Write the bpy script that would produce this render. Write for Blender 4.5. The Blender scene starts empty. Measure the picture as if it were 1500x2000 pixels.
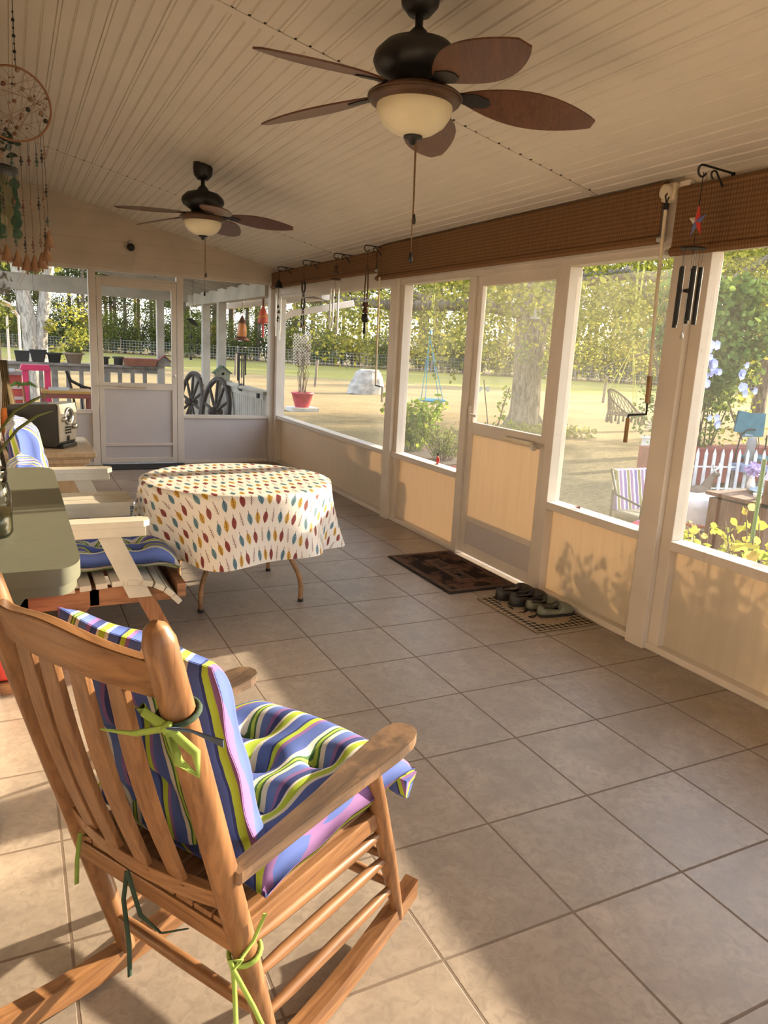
import bpy, math, random
from mathutils import Vector, Matrix
C = bpy.context.scene.collection
sc = bpy.context.scene
PI = math.pi
# ---------------------------------------------------------------- camera
cam_d = bpy.data.cameras.new('camera'); cam = bpy.data.objects.new('camera', cam_d); C.objects.link(cam)
cam_d.sensor_fit = 'VERTICAL'; cam_d.sensor_height = 36; cam_d.lens = 1437.9/2000*36
cam_d.clip_start = .02; cam_d.clip_end = 400
_r = Vector((0.89579216, -0.44145854, 0.05167954)); _u = Vector((0.05049098, 0.21658825, 0.97495651)); _f = Vector((0.44159605, 0.87074904, -0.21630773))
m = Matrix((_r, _u, -_f)).transposed().to_4x4(); m.translation = Vector((-2.5177, -2.5086, 1.4644)); cam.matrix_world = m
sc.camera = cam
# ---------------------------------------------------------------- sky, sun, exposure
sc.view_settings.view_transform = 'Standard'; sc.view_settings.look = 'None'
sc.view_settings.gamma = 1; sc.view_settings.use_curve_mapping = False
sc.view_settings.exposure = 1.35
w = bpy.data.worlds.new('sky'); sc.world = w; w.use_nodes = True
nt = w.node_tree; nt.nodes.clear()
o_ = nt.nodes.new('ShaderNodeOutputWorld'); b_ = nt.nodes.new('ShaderNodeBackground'); s_ = nt.nodes.new('ShaderNodeTexSky')
s_.sky_type = 'NISHITA'; s_.sun_disc = False; s_.sun_elevation = math.radians(17); s_.sun_rotation = math.radians(82.6); s_.dust_density = 2.0; s_.air_density = 1.0
h_ = nt.nodes.new('ShaderNodeMixRGB'); h_.blend_type = 'MIX'; h_.inputs[0].default_value = .55; h_.inputs[2].default_value = (3.0, 3.2, 3.6, 1)
nt.links.new(s_.outputs[0], h_.inputs[1]); nt.links.new(h_.outputs[0], b_.inputs[0]); b_.inputs[1].default_value = .42
nt.links.new(b_.outputs[0], o_.inputs[0])
sd = bpy.data.lights.new('sun', 'SUN'); sd.energy = 6.6; sd.angle = math.radians(.7); sd.color = (1, .855, .63)
sun = bpy.data.objects.new('sun', sd); C.objects.link(sun)
_el = math.radians(17); _d = Vector((math.cos(_el)*.9917, math.cos(_el)*.129, math.sin(_el)))
sun.rotation_euler = _d.to_track_quat('Z', 'Y').to_euler(); sun.location = (12, 2, 6)
# ---------------------------------------------------------------- helpers
class NT:
    """tiny node builder"""
    def __init__(s, name):
        s.m = bpy.data.materials.new(name); s.m.use_nodes = True; s.t = s.m.node_tree; s.t.nodes.clear()
        s.out = s.t.nodes.new('ShaderNodeOutputMaterial')
        s.tc = s.t.nodes.new('ShaderNodeTexCoord'); s.obj = s.tc.outputs['Object']
    def n(s, kind, ins=None, **kw):
        k = s.t.nodes.new(kind)
        for a, v in kw.items(): setattr(k, a, v)
        for a, v in (ins or {}).items(): s.put(k.inputs[a], v)
        return k
    def put(s, sock, v):
        if isinstance(v, bpy.types.NodeSocket): s.t.links.new(v, sock)
        elif v is not None:
            if isinstance(v, tuple) and len(v) == 3 and sock.type == 'RGBA': v = v+(1,)
            sock.default_value = v
    def ma(s, op, a, b=0.0, c=0.0, clamp=False):
        return s.n('ShaderNodeMath', {0: a, 1: b, 2: c}, operation=op, use_clamp=clamp).outputs[0]
    def xyz(s, v=None):
        k = s.n('ShaderNodeSeparateXYZ', {0: v or s.obj}); return k.outputs[0], k.outputs[1], k.outputs[2]
    def comb(s, x, y, z=0.0): return s.n('ShaderNodeCombineXYZ', {0: x, 1: y, 2: z}).outputs[0]
    def noise(s, scale=5, detail=4, vec=None, dist=0.0, rough=.55, out=0):
        return s.n('ShaderNodeTexNoise', {'Vector': vec or s.obj, 'Scale': scale, 'Detail': detail, 'Distortion': dist, 'Roughness': rough}).outputs[out]
    def ramp(s, f, stops, interp='LINEAR'):
        k = s.n('ShaderNodeValToRGB', {0: f}); k.color_ramp.interpolation = interp; e = k.color_ramp.elements
        while len(e) > 1: e.remove(e[-1])
        e[0].position = stops[0][0]; e[0].color = tuple(stops[0][1])+(1,)
        for p, c in stops[1:]:
            q = e.new(p); q.color = tuple(c)+(1,)
        return k.outputs[0]
    def mix(s, f, a, b, bt='MIX'):
        return s.n('ShaderNodeMixRGB', {0: f, 1: a, 2: b}, blend_type=bt).outputs[0]
    def scale(s, v, x, y, z): return s.n('ShaderNodeMapping', {0: v, 3: (x, y, z)}).outputs[0]
    def bsdf(s, col, rough=.6, metal=0.0, bump=None, bs=.3, bd=.01, spec=.5, trans=0.0, extra=None):
        ins = {'Base Color': col, 'Roughness': rough, 'Metallic': metal, 'Specular IOR Level': spec, 'Transmission Weight': trans}
        ins.update(extra or {})
        b = s.n('ShaderNodeBsdfPrincipled', ins)
        if bump is not None:
            k = s.n('ShaderNodeBump', {'Height': bump, 'Strength': bs, 'Distance': bd}); s.t.links.new(k.outputs[0], b.inputs['Normal'])
        return b.outputs[0]
    def fin(s, sh): s.t.links.new(sh, s.out.inputs[0]); return s.m
    def msh(s, f, a, b): return s.n('ShaderNodeMixShader', {0: f, 1: a, 2: b}).outputs[0]
def simple(name, col, rough=.6, metal=0.0, var=.12, sc_=8, bump=.15, spec=.5):
    n = NT(name); f = n.noise(sc_, 4)
    c2 = tuple(max(0, c*(1-var*2)) for c in col); c1 = tuple(min(1, c*(1+var)) for c in col)
    return n.fin(n.bsdf(n.ramp(f, [(.3, c2), (.7, c1)]), rough, metal, bump=n.noise(sc_*6, 3) if bump else None, bs=bump, bd=.003, spec=spec))
def wood(name, a, b, axis=2, sc_=1.0, rough=.5, wear=None):
    n = NT(name); s = [14*sc_]*3; s[axis] = 1.2*sc_
    v = n.scale(n.obj, *s); f = n.noise(3, 5, v, 1.2); g = n.noise(18, 3, v, .3)
    c = n.mix(n.ma('MULTIPLY', g, .45), n.ramp(f, [(.32, a), (.66, b)]), a)
    if wear: c = n.mix(n.ramp(n.noise(9, 5), [(.52, (0,)*3), (.6, (1,)*3)]), c, wear)
    return n.fin(n.bsdf(c, rough, bump=f, bs=.25, bd=.003))
class MB:
    """collects shapes into ONE mesh"""
    def __init__(s): s.v = []; s.f = []; s.mi = []; s.sm = []; s.k = 0; s.smooth = False
    def add(s, vs, fs, smooth=None):
        o = len(s.v); s.v += [tuple(v) for v in vs]
        for f in fs: s.f.append(tuple(i+o for i in f)); s.mi.append(s.k); s.sm.append(s.smooth if smooth is None else smooth)
        return s
    def box(s, x0, x1, y0, y1, z0, z1):
        v = [(x, y, z) for x in (x0, x1) for y in (y0, y1) for z in (z0, z1)]
        return s.add(v, [(0, 1, 3, 2), (4, 6, 7, 5), (0, 4, 5, 1), (2, 3, 7, 6), (0, 2, 6, 4), (1, 5, 7, 3)])
    def bar(s, p, q, w, h, up=(0, 0, 1), w2=None, h2=None):
        """beam p->q of section w (across) x h (along up)"""
        p, q = Vector(p), Vector(q); d = (q-p).normalized(); r = d.cross(Vector(up))
        if r.length < 1e-5: r = d.cross(Vector((0, 1, 0)))
        r.normalize(); u = r.cross(d); w2 = w if w2 is None else w2; h2 = h if h2 is None else h2; vs = []
        for P, a, b in ((p, w/2, h/2), (q, w2/2, h2/2)):
            vs += [P-r*a-u*b, P+r*a-u*b, P+r*a+u*b, P-r*a+u*b]
        return s.add(vs, [(0, 1, 2, 3), (7, 6, 5, 4), (0, 4, 5, 1), (1, 5, 6, 2), (2, 6, 7, 3), (3, 7, 4, 0)])
    def tube(s, pts, r, n=8, closed=False, cap=True):
        pts = [Vector(p) for p in pts]; N = len(pts); rs = r if isinstance(r, (list, tuple)) else [r]*N
        up = None; vs = []
        for i, p in enumerate(pts):
            a = pts[(i-1) % N] if (closed or i) else p; b = pts[(i+1) % N] if (closed or i < N-1) else p
            d = (b-a).normalized()
            if up is None:
                up = d.orthogonal().normalized()
            up = (up-d*up.dot(d))
            up = up.normalized() if up.length > 1e-6 else d.orthogonal().normalized()
            w_ = d.cross(up)
            for k in range(n):
                t = 2*PI*k/n; vs.append(p+(up*math.cos(t)+w_*math.sin(t))*rs[i])
        fs = [(i*n+k, i*n+(k+1) % n, ((i+1) % N)*n+(k+1) % n, ((i+1) % N)*n+k) for i in range(N if closed else N-1) for k in range(n)]
        s.add(vs, fs, True)
        if cap and not closed: s.add(vs[:n], [tuple(range(n))[::-1]], False); s.add(vs[-n:], [tuple(range(n))], False)
        return s
    def lathe(s, prof, n=24, c=(0, 0, 0), M=None):
        vs = []
        for r, z in prof:
            for k in range(n):
                t = 2*PI*k/n; p = Vector((r*math.cos(t), r*math.sin(t), z))
                if M: p = M @ p
                vs.append(p+Vector(c))
        fs = [(i*n+k, i*n+(k+1) % n, (i+1)*n+(k+1) % n, (i+1)*n+k) for i in range(len(prof)-1) for k in range(n)]
        s.add(vs, fs, True)
        if prof[0][0] > 1e-4: s.add(vs[:n], [tuple(range(n))[::-1]], False)
        if prof[-1][0] > 1e-4: s.add(vs[-n:], [tuple(range(n))], False)
        return s
    def ball(s, c, r, n=8, sz=1, sx=1, sy=1):
        vs = []; h = max(4, n//2+1)
        for i in range(h+1):
            ph = PI*i/h
            for k in range(n):
                t = 2*PI*k/n; vs.append((c[0]+r*sx*math.sin(ph)*math.cos(t), c[1]+r*sy*math.sin(ph)*math.sin(t), c[2]+r*sz*math.cos(ph)))
        return s.add(vs, [(i*n+k, (i+1)*n+k, (i+1)*n+(k+1) % n, i*n+(k+1) % n) for i in range(h) for k in range(n)], True)
    def prism(s, pts, d, smooth=False):
        """extrude closed 3D outline by vector d"""
        n = len(pts); a = [Vector(p) for p in pts]; b = [p+Vector(d) for p in a]
        s.add(a+b, [tuple(range(n))[::-1], tuple(range(n, 2*n))], False)
        return s.add(a+b, [(i, (i+1) % n, n+(i+1) % n, n+i) for i in range(n)], smooth)
    def quad(s, a, b, c, d): return s.add([a, b, c, d], [(0, 1, 2, 3)])
    def build(s, name, mats, parent=None, bevel=0, loc=None, label=None, kind=None):
        me = bpy.data.meshes.new(name); me.from_pydata(s.v, [], s.f)
        mats = mats if isinstance(mats, (list, tuple)) else [mats]
        for m_ in mats: me.materials.append(m_)
        me.polygons.foreach_set('material_index', s.mi); me.polygons.foreach_set('use_smooth', s.sm); me.update()
        o = bpy.data.objects.new(name, me); C.objects.link(o)
        if parent: o.parent = parent
        if loc: o.location = loc
        if bevel:
            b = o.modifiers.new('bevel', 'BEVEL'); b.width = bevel; b.segments = 2; b.limit_method = 'ANGLE'; b.angle_limit = .7
        if label: o['label'] = label
        if kind: o['kind'] = kind
        return o
def thing(name, label, cat, loc=(0, 0, 0), rz=0, group=None):
    o = bpy.data.objects.new(name, None); C.objects.link(o); o.location = loc; o.rotation_euler = (0, 0, rz); o.empty_display_size = .1
    o['label'] = label; o['category'] = cat
    if group: o['group'] = group
    return o
def tag(o, label, cat, group=None, kind=None):
    o['label'] = label; o['category'] = cat
    if group: o['group'] = group
    if kind: o['kind'] = kind
    return o
def kids(o): return [c for c in C.objects if c.parent == o]
def dup(root, loc, rz=None, label=None, group=None, scale=None):
    def cp(o, par):
        c = o.copy(); C.objects.link(c)
        if par: c.parent = par
        for k in kids(o): cp(k, c)
        return c
    r = cp(root, None); r.location = loc
    if rz is not None: r.rotation_euler = (0, 0, rz)
    if label: r['label'] = label
    if group: r['group'] = group
    if scale: r.scale = (scale,)*3
    return r
def struct(name, mb, mats, bevel=0): return mb.build(name, mats, None, bevel, kind='structure')
def lerp(a, b, t): return a+(b-a)*t
# ---------------------------------------------------------------- materials of the room
T = .41
def mat_floor():
    n = NT('ceramic_tile'); x, y, z = n.xyz()
    fx = n.ma('DIVIDE', x, T); fy = n.ma('DIVIDE', y, T)
    def edge(f):
        g = n.ma('FRACT', n.ma('ADD', f, 50.0)); return n.ma('MINIMUM', g, n.ma('SUBTRACT', 1.0, g))
    e = n.ma('MINIMUM', edge(fx), edge(fy)); e = n.ma('ADD', e, n.ma('MULTIPLY', n.ma('SUBTRACT', n.noise(60, 2), .5), .006))
    grout = n.n('ShaderNodeMapRange', {0: e, 1: .0075, 2: .0115, 3: 1.0, 4: 0.0}).outputs[0]
    idv = n.comb(n.ma('FLOOR', n.ma('ADD', fx, 50.0)), n.ma('FLOOR', n.ma('ADD', fy, 50.0)))
    wn = n.n('ShaderNodeTexWhiteNoise', {'Vector': idv}); r = wn.outputs['Value']
    off = n.n('ShaderNodeVectorMath', {0: n.obj, 1: n.n('ShaderNodeVectorMath', {0: wn.outputs['Color'], 1: (9, 9, 9)}, operation='MULTIPLY').outputs[0]}, operation='ADD').outputs[0]
    f1 = n.noise(5, 6, off, .8, .62); f2 = n.noise(26, 5, off, 1.2, .7)
    c = n.ramp(f1, [(.28, (.235, .185, .150)), (.5, (.30, .245, .195)), (.72, (.37, .30, .24))])
    c = n.mix(n.ma('MULTIPLY', n.ramp(f2, [(.38, (1,)*3), (.56, (0,)*3)]), .62), c, (.19, .155, .13))
    c = n.mix(.12, c, n.mix(r, (.26, .22, .19), (.42, .34, .27)))
    c = n.mix(grout, c, (.15, .105, .075))
    h = n.ma('SUBTRACT', n.ma('MULTIPLY', f2, .18), grout)
    return n.fin(n.bsdf(c, n.ma('ADD', n.ma('MULTIPLY', grout, .35), n.ma('ADD', .30, n.ma('MULTIPLY', f2, .16))), bump=h, bs=.6, bd=.0025, spec=.5))
def mat_paint(name, col, rough=.45, dirt=.1):
    n = NT(name); f = n.noise(3, 5); g = n.noise(40, 3)
    c = n.ramp(f, [(.25, tuple(q*(1-dirt*1.6) for q in col)), (.75, col)])
    c = n.mix(n.ramp(g, [(.68, (0,)*3), (.78, (.35,)*3)]), c, (.35, .24, .14))
    return n.fin(n.bsdf(c, rough, bump=g, bs=.05, bd=.002))
def mat_panel():
    n = NT('translucent_panel'); v = n.scale(n.obj, 8, 8, .6); f = n.noise(4, 4, v)
    c = n.ramp(f, [(.3, (.66, .59, .48)), (.7, (.73, .66, .55))])
    b = n.bsdf(c, .35); t = n.n('ShaderNodeBsdfTranslucent', {0: (.60, .47, .33)}).outputs[0]
    return n.fin(n.msh(.32, b, t))
M_floor = mat_floor(); M_white = mat_paint('white_paint', (.70, .62, .53)); M_wall = mat_paint('beige_siding', (.66, .56, .45), .5)
M_ceil = mat_paint('ceiling_vinyl', (.72, .65, .56), .42, .05); M_panel = mat_panel()
M_dark = simple('dark_gap', (.05, .035, .025), .9, bump=0)
M_black = simple('black_iron', (.012, .011, .011), .45)
M_plainpanel = mat_paint('white_kick_panel', (.56, .51, .50), .38, .06)
# ---------------------------------------------------------------- the room
YF, XL, XR, YN = 6.38, -2.66, .40, -6.2     # far wall, house wall, screen wall, near end
b = MB(); b.box(XL-1.2, .56, YN, YF+.07, -.28, 0); struct('floor', b, M_floor)
def zc(x): return 2.32+.225*(.4-x)
b = MB(); P = .0665; prof = []
x = .56; k = 0; xs = []
i0 = -2.11
x = i0-P*14
prof.append((-3.9, 0))
while x < .5:
    k = round((x-i0)/P); wide = k % 3 == 1; gw = .009 if wide else .0045; q = .003
    if wide: prof += [(x-gw-q, 0), (x-gw, .0055), (x-gw+q, -.0015), (x+gw-q, -.0015), (x+gw, .0055), (x+gw+q, 0)]
    else: prof += [(x-gw-q*.7, 0), (x-gw+.0005, .005), (x, .0012), (x+gw-.0005, .005), (x+gw+q*.7, 0)]
    x += P
prof.append((1.0, 0))
for ya, yb in ((YN, -2.85), (-2.85, .80), (.80, 4.45), (4.45, YF+.02)):
    a = [(px, ya+.003, zc(px)+h) for px, h in prof]; c = [(px, yb, zc(px)+h) for px, h in prof]; n_ = len(prof)
    b.add(a+c, [(i, i+1, n_+i+1, n_+i) for i in range(n_-1)])
    # flat lip of the joining strip
    b.add([(-3.9, ya+.003, zc(-3.9)-.0025), (1, ya+.003, zc(1)-.0025), (1, ya+.055, zc(1)-.0025), (-3.9, ya+.055, zc(-3.9)-.0025),
           (-3.9, ya+.003, zc(-3.9)+.004), (1, ya+.003, zc(1)+.004), (1, ya+.055, zc(1)+.004), (-3.9, ya+.055, zc(-3.9)+.004)],
          [(3, 2, 1, 0), (0, 1, 5, 4), (2, 3, 7, 6)])
b.k = 1
for yy in (-2.85, .80, 4.45):
    b.add([(-3.9, yy-.0035, zc(-3.9)+.002), (1, yy-.0035, zc(1)+.002), (1, yy+.005, zc(1)+.002), (-3.9, yy+.005, zc(-3.9)+.002)], [(0, 1, 2, 3)])
    rnd = random.Random(3); x = i0-P*14
    while x < .42:
        if rnd.random() < .9:
            r_ = .0045 if round((x-i0)/P) % 3 == 1 else .003
            b.box(x-r_*1.6, x+r_*1.6, yy-.008, yy+.0, zc(x)-.002, zc(x)+.003)
        x += P
rs_ = random.Random(8)
b.k = 0
b.add([(-3.9, YN, zc(-3.9)+.10), (1, YN, zc(1)+.10), (1, YF+.02, zc(1)+.10), (-3.9, YF+.02, zc(-3.9)+.10)], [(0, 1, 2, 3)])
b.box(.98, 1.02, YN, YF+.05, zc(1)-.06, zc(1)+.12)     # fascia outside
struct('ceiling', b, [M_ceil, M_dark])
# house wall (left) with baseboard, a doorway behind the camera side
b = MB(); b.box(XL-.12, XL, -.56, YF+.05, 0, zc(XL)+.05); b.box(XL-.12, XL, YN, -.56, 2.06, zc(XL-.1)+.05); b.box(XL-.12, XL, YN, -1.75, 0, 2.06); b.box(XL-1.0, XL-.9, -2.3, -.2, 0, 2.3)
b.box(XL-1.0, XL-.1, -.56, -.50, 0, 2.3); b.box(XL-1.0, XL-.1, -1.81, -1.75, 0, 2.3); b.box(XL-1.0, XL-.1, -1.8, -.5, 2.06, 2.12)
struct('wall_left', b, M_wall)
b = MB(); b.box(XL, XL+.028, -.56, 3.6, 0, .11); struct('baseboard_left', b, M_white, .004)
# far gable wall, siding above the openings
b = MB()
def zt(x): return zc(x)+.03
z = 2.17; j = 0
b.prism([(XL, YF+.05, 2.15), (.56, YF+.05, 2.15), (.56, YF+.05, zt(.56)), (XL, YF+.05, zt(XL))], (0, .05, 0))
while z < 3.02:
    z1 = z+.142; xr = .56
    xr1 = min(xr, .4+(2.32-z)/.225) if z > 2.29 else xr
    xr2 = min(xr, .4+(2.32-z1)/.225) if z1 > 2.29 else xr
    if xr1 > XL:
        xr2 = max(xr2, XL)
        b.add([(XL, YF-.012, z), (xr1, YF-.012, z), (xr2, YF+.006, z1), (XL, YF+.006, z1), (XL, YF+.05, z), (xr1, YF+.05, z)], [(0, 1, 2, 3), (1, 0, 4, 5)])
    z = z1
struct('wall_back', b, M_wall)
# near end wall (behind the camera): knee wall and screens
b = MB(); b.box(XL, .5, YN-.06, YN, 0, .6); b.box(XL, .5, YN-.06, YN, 2.05, 3.1)
for x in (-2.66, -1.6, -.6, .42): b.box(x, x+.08, YN-.06, YN, .6, 2.05)
struct('wall_front', b, M_white)
# screen wall, right: frames
def frame(b, y0, y1, z0, z1, x0=.40, x1=.455, w=.045): 
    b.box(x0, x1, y0, y0+w, z0, z1); b.box(x0, x1, y1-w, y1, z0, z1); b.box(x0, x1, y0+w, y1-w, z0, z0+w); b.box(x0, x1, y0+w, y1-w, z1-w, z1)
b = MB()
b.box(.375, .49, YN, YF, 2.02, 2.36)                       # header behind the shades
b.box(.3855, .4795, YN, YF+.05, 1.985, 2.03)
posts = [(.105, .225), (3.13, 3.26), (6.27, 6.42), (-1.6, -1.48), (-3.1, -2.98), (-4.6, -4.48)]
for y0, y1 in posts: b.box(.36, .47, y0, y1, .0, 2.36)
for y0, y1 in ((1.01, 1.085), (2.0, 2.075)): b.box(.385, .48, y0, y1, .0, 1.985)
for y0, y1 in ((.035, .105), (.225, .262), (3.26, 3.30), (3.07, 3.13), (-1.48, -1.44), (-1.66, -1.6)): b.box(.395, .475, y0, y1, .0, 1.985)
b.box(.385, .475, YN, 1.01, .0, .035); b.box(.385, .475, 2.075, YF, .0, .035)
b.box(.375, .485, YN, .035, .555, .60); b.box(.375, .485, .225, 1.01, .555, .60); b.box(.375, .485, 2.075, 3.13, .555, .60); b.box(.375, .485, 3.26, YF, .55, .59)
struct('wall_right', b, M_white, .003)
def panel(name, y0, y1, z0=.035, z1=.555, x=.44, mat=M_panel):
    b = MB(); b.box(x, x+.006, y0, y1, z0, z1); return struct(name, b, mat)
panel('trim_1', .262, 1.01); panel('trim_2', -1.44, .035); panel('trim_3', 2.075, 3.07); panel('trim_4', 3.30, 6.27); panel('trim_5', YN, -1.66)
# ---------------------------------------------------------------- more materials
def mat_film(name, f0, f1, tint=(.9, .86, .78)):
    n = NT(name); d = n.n('ShaderNodeBsdfDiffuse', {0: tint}).outputs[0]; t = n.n('ShaderNodeBsdfTranslucent', {0: tint}).outputs[0]
    tr = n.n('ShaderNodeBsdfTransparent', {0: (.97, .965, .95)}).outputs[0]
    f = n.ramp(n.noise(1.6, 5, None, .6), [(.3, (f0,)*3), (.7, (f1,)*3)])
    return n.fin(n.msh(f, tr, n.msh(.6, d, t)))
def mat_glass(name='clear_glass', col=(.92, .96, .93), rough=.02):
    n = NT(name); g = n.n('ShaderNodeBsdfGlossy', {0: (1, 1, 1), 1: rough}).outputs[0]; tr = n.n('ShaderNodeBsdfTransparent', {0: col}).outputs[0]
    fr = n.n('ShaderNodeFresnel', {0: 1.45}).outputs[0]
    return n.fin(n.msh(n.ma('ADD', fr, .03), tr, g))
def mat_weave(name, a, b, see=.0, sc_=420):
    n = NT(name); x, y, z = n.xyz()
    wv = n.ma('MULTIPLY', n.ma('ADD', n.ma('SINE', n.ma('MULTIPLY', y, sc_)), 1.0), n.ma('ADD', n.ma('SINE', n.ma('MULTIPLY', z, sc_*.7)), 1.0))
    f = n.ma('ADD', n.ma('MULTIPLY', wv, .16), n.ma('MULTIPLY', n.noise(3, 4, n.scale(n.obj, 1, 30, 1)), .5))
    c = n.ramp(f, [(.2, a), (.75, b)])
    d = n.bsdf(c, .8, bump=wv, bs=.3, bd=.002); t = n.n('ShaderNodeBsdfTranslucent', {0: b}).outputs[0]
    return n.fin(n.msh(.35, d, t))
M_film = mat_film('clear_vinyl_film', .012, .05); M_film2 = mat_film('screen_mesh', .05, .08, (.35, .33, .3)); M_film3 = mat_film('dusty_screen', .04, .11, (.80, .76, .62))
M_shade = mat_weave('brown_woven_shade', (.155, .072, .028), (.40, .215, .095)); M_shade2 = M_shade
M_chrome = simple('brushed_steel', (.62, .6, .56), .28, 1.0, .05); M_brass = simple('brass', (.24, .14, .06), .45, .6)
M_brown = simple('bronze_brown', (.10, .05, .028), .4, .3); M_bwood = wood('blade_wood', (.085, .030, .016), (.16, .062, .03), 0, 1.2, .35)
M_glassw = simple('frosted_glass', (.80, .72, .52), .35, 0, .05, 5)
M_rope = simple('rope', (.62, .52, .38), .9); M_grey = simple('grey_plastic', (.42, .40, .36), .5)
M_ivory = simple('ivory_plastic', (.68, .58, .42), .45)
M_red = simple('red_paint', (.62, .045, .03), .45); M_blue = simple('blue_paint', (.10, .13, .30), .5)
# ---------------------------------------------------------------- window panes / screens
def pane(name, y0, y1, z0, z1, mat, x=.445):
    b = MB(); b.quad((x, y0, z0), (x, y1, z0), (x, y1, z1), (x, y0, z1)); return struct(name, b, mat)
pane('window_1', .262, 1.01, .60, 1.925, M_film3); pane('window_2', -1.44, .035, .60, 2.03, M_film)
pane('window_3', 2.075, 3.07, .60, 2.03, M_film); pane('window_4', 3.30, 6.27, .59, 2.03, M_film); pane('window_5', YN, -1.66, .6, 2.03, M_film)
# ---------------------------------------------------------------- screen door in the right wall
d = bpy.data.objects.new('door_1', None); C.objects.link(d); d['kind'] = 'structure'
b = MB(); x0, x1, ya, yb, zt_, st = .405, .44, 1.09, 1.995, 1.995, .062
b.box(x0, x1, ya, ya+st, .02, zt_); b.box(x0, x1, yb-st, yb, .02, zt_); b.box(x0, x1, ya+st, yb-st, zt_-.075, zt_); b.box(x0, x1, ya+st, yb-st, .90, .985)
b.box(x0, x1, ya+st, yb-st, .02, .09); b.box(x0, x1, ya+st, yb-st, .265, .30); b.build('door_frame', M_white, d, .003)
b = MB(); b.box(x0+.014, x0+.022, ya+st, yb-st, .30, .90); b.build('door_panel', M_panel, d)
b = MB(); b.box(x0+.010, x0+.022, ya+st, yb-st, .09, .265); b.build('kick_plate', M_plainpanel, d)
b = MB(); b.quad((x0+.02, ya+st, .985), (x0+.02, yb-st, .985), (x0+.02, yb-st, 1.92), (x0+.02, ya+st, 1.92)); b.build('screen', M_film3, d)
b = MB(); b.box(x0-.012, x0, 1.955, 1.985, .98, 1.10); b.bar((x0-.03, 1.94, 1.04), (x0-.03, 1.85, 1.035), .012, .018); b.bar((x0, 1.945, 1.04), (x0-.03, 1.94, 1.04), .012, .018); b.build('door_handle', M_white, d, .002)
b = MB(); b.tube([(x0-.03, 1.50, .925), (x0-.03, 1.19, .925)], .014, 10); b.box(x0-.045, x0, 1.48, 1.50, .91, .94); b.build('door_closer', M_ivory, d)
b = MB(); b.tube([(x0-.03, 1.19, .925), (x0-.03, 1.10, .925)], .005, 6); b.box(x0-.04, x0-.02, 1.165, 1.195, .89, .925); b.build('closer_rod', M_chrome, d)
# ---------------------------------------------------------------- far wall frames and door
b = MB(); y0, y1 = YF, YF+.08
b.box(XL, .42, y0, y1, 2.135, 2.18)
for x in (-1.745, -.805): b.box(x, x+.075, y0-.005, y1, 0, 2.14)
b.box(XL, -1.745, y0, y1, .585, .625); b.box(-.73, .36, y0, y1, .535, .575); b.box(XL, -1.745, y0, y1, 0, .04); b.box(-.73, .36, y0, y1, 0, .04)
b.box(-1.67, -.805, y0, y1, 2.065, 2.085); b.box(XL, XL+.04, y0, y1, 0, 2.14); b.box(.30, .40, y0-.03, y1, 0, 2.17)
struct('trim_6', b, M_white, .003)
b = MB(); b.box(XL+.03, -1.745, YF+.03, YF+.036, .04, .59); b.box(-.73, .31, YF+.03, YF+.036, .04, .54); struct('trim_7', b, M_plainpanel)
b = MB()
b.quad((XL, YF+.05, .62), (-1.745, YF+.05, .62), (-1.745, YF+.05, 2.14), (XL, YF+.05, 2.14)); struct('window_6', b, M_film2)
b = MB(); b.quad((-.73, YF+.05, .57), (.31, YF+.05, .57), (.31, YF+.05, 2.14), (-.73, YF+.05, 2.14)); struct('window_7', b, M_film2)
d = bpy.data.objects.new('door_2', None); C.objects.link(d); d['kind'] = 'structure'
b = MB(); xa, xb = -1.665, -.81; ya, yb = YF-.005, YF+.035; st = .055
b.box(xa, xa+st, ya, yb, .02, 2.06); b.box(xb-st, xb, ya, yb, .02, 2.06); b.box(xa+st, xb-st, ya, yb, 1.975, 2.06); b.box(xa+st, xb-st, ya, yb, .86, .935)
b.box(xa+st, xb-st, ya, yb, .02, .075); b.box(xa+st, xb-st, ya, yb, .215, .245); b.build('door_frame', M_white, d, .003)
b = MB(); b.box(xa+st, xb-st, yb-.02, yb-.012, .245, .86); b.box(xa+st, xb-st, yb-.02, yb-.012, .075, .215); b.build('door_panel', M_plainpanel, d)
b = MB(); b.quad((xa+st, yb-.02, .935), (xb-st, yb-.02, .935), (xb-st, yb-.02, 1.975), (xa+st, yb-.02, 1.975)); b.build('screen', M_film2, d)
b = MB(); b.tube([(-1.44, ya-.03, .90), (-1.16, ya-.03, .895)], .013, 10); b.tube([(-1.44, ya-.03, .90), (-1.70, ya-.01, .90)], .005, 6); b.build('door_closer', M_ivory, d)
b = MB(); b.box(-.86, -.83, ya-.015, ya, .98, 1.06); b.ball((-.845, ya-.03, 1.03), .02); b.build('door_handle', M_white, d)
# small black camera on the gable
t = thing('security_camera', 'small round black camera mounted on the beige gable wall above the far screen door', 'camera', (-1.30, YF-.02, 2.40))
b = MB(); b.ball((0, -.035, 0), .042, 16); b.build('housing', M_black, t)
b = MB(); b.lathe([(.03, 0), (.03, .012), (.012, .012), (.012, .04)], 12, (0, .012, .05), Matrix.Rotation(PI/2, 4, 'X').to_3x3()); b.build('mount', M_white, t)
b = MB(); b.tube([(.01, .0, -.03), (.045, .008, -.09), (.04, .01, -.17), (-.03, .01, -.22), (-.35, .01, -.2)], .004, 5); b.build('cable', M_white, t)
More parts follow.
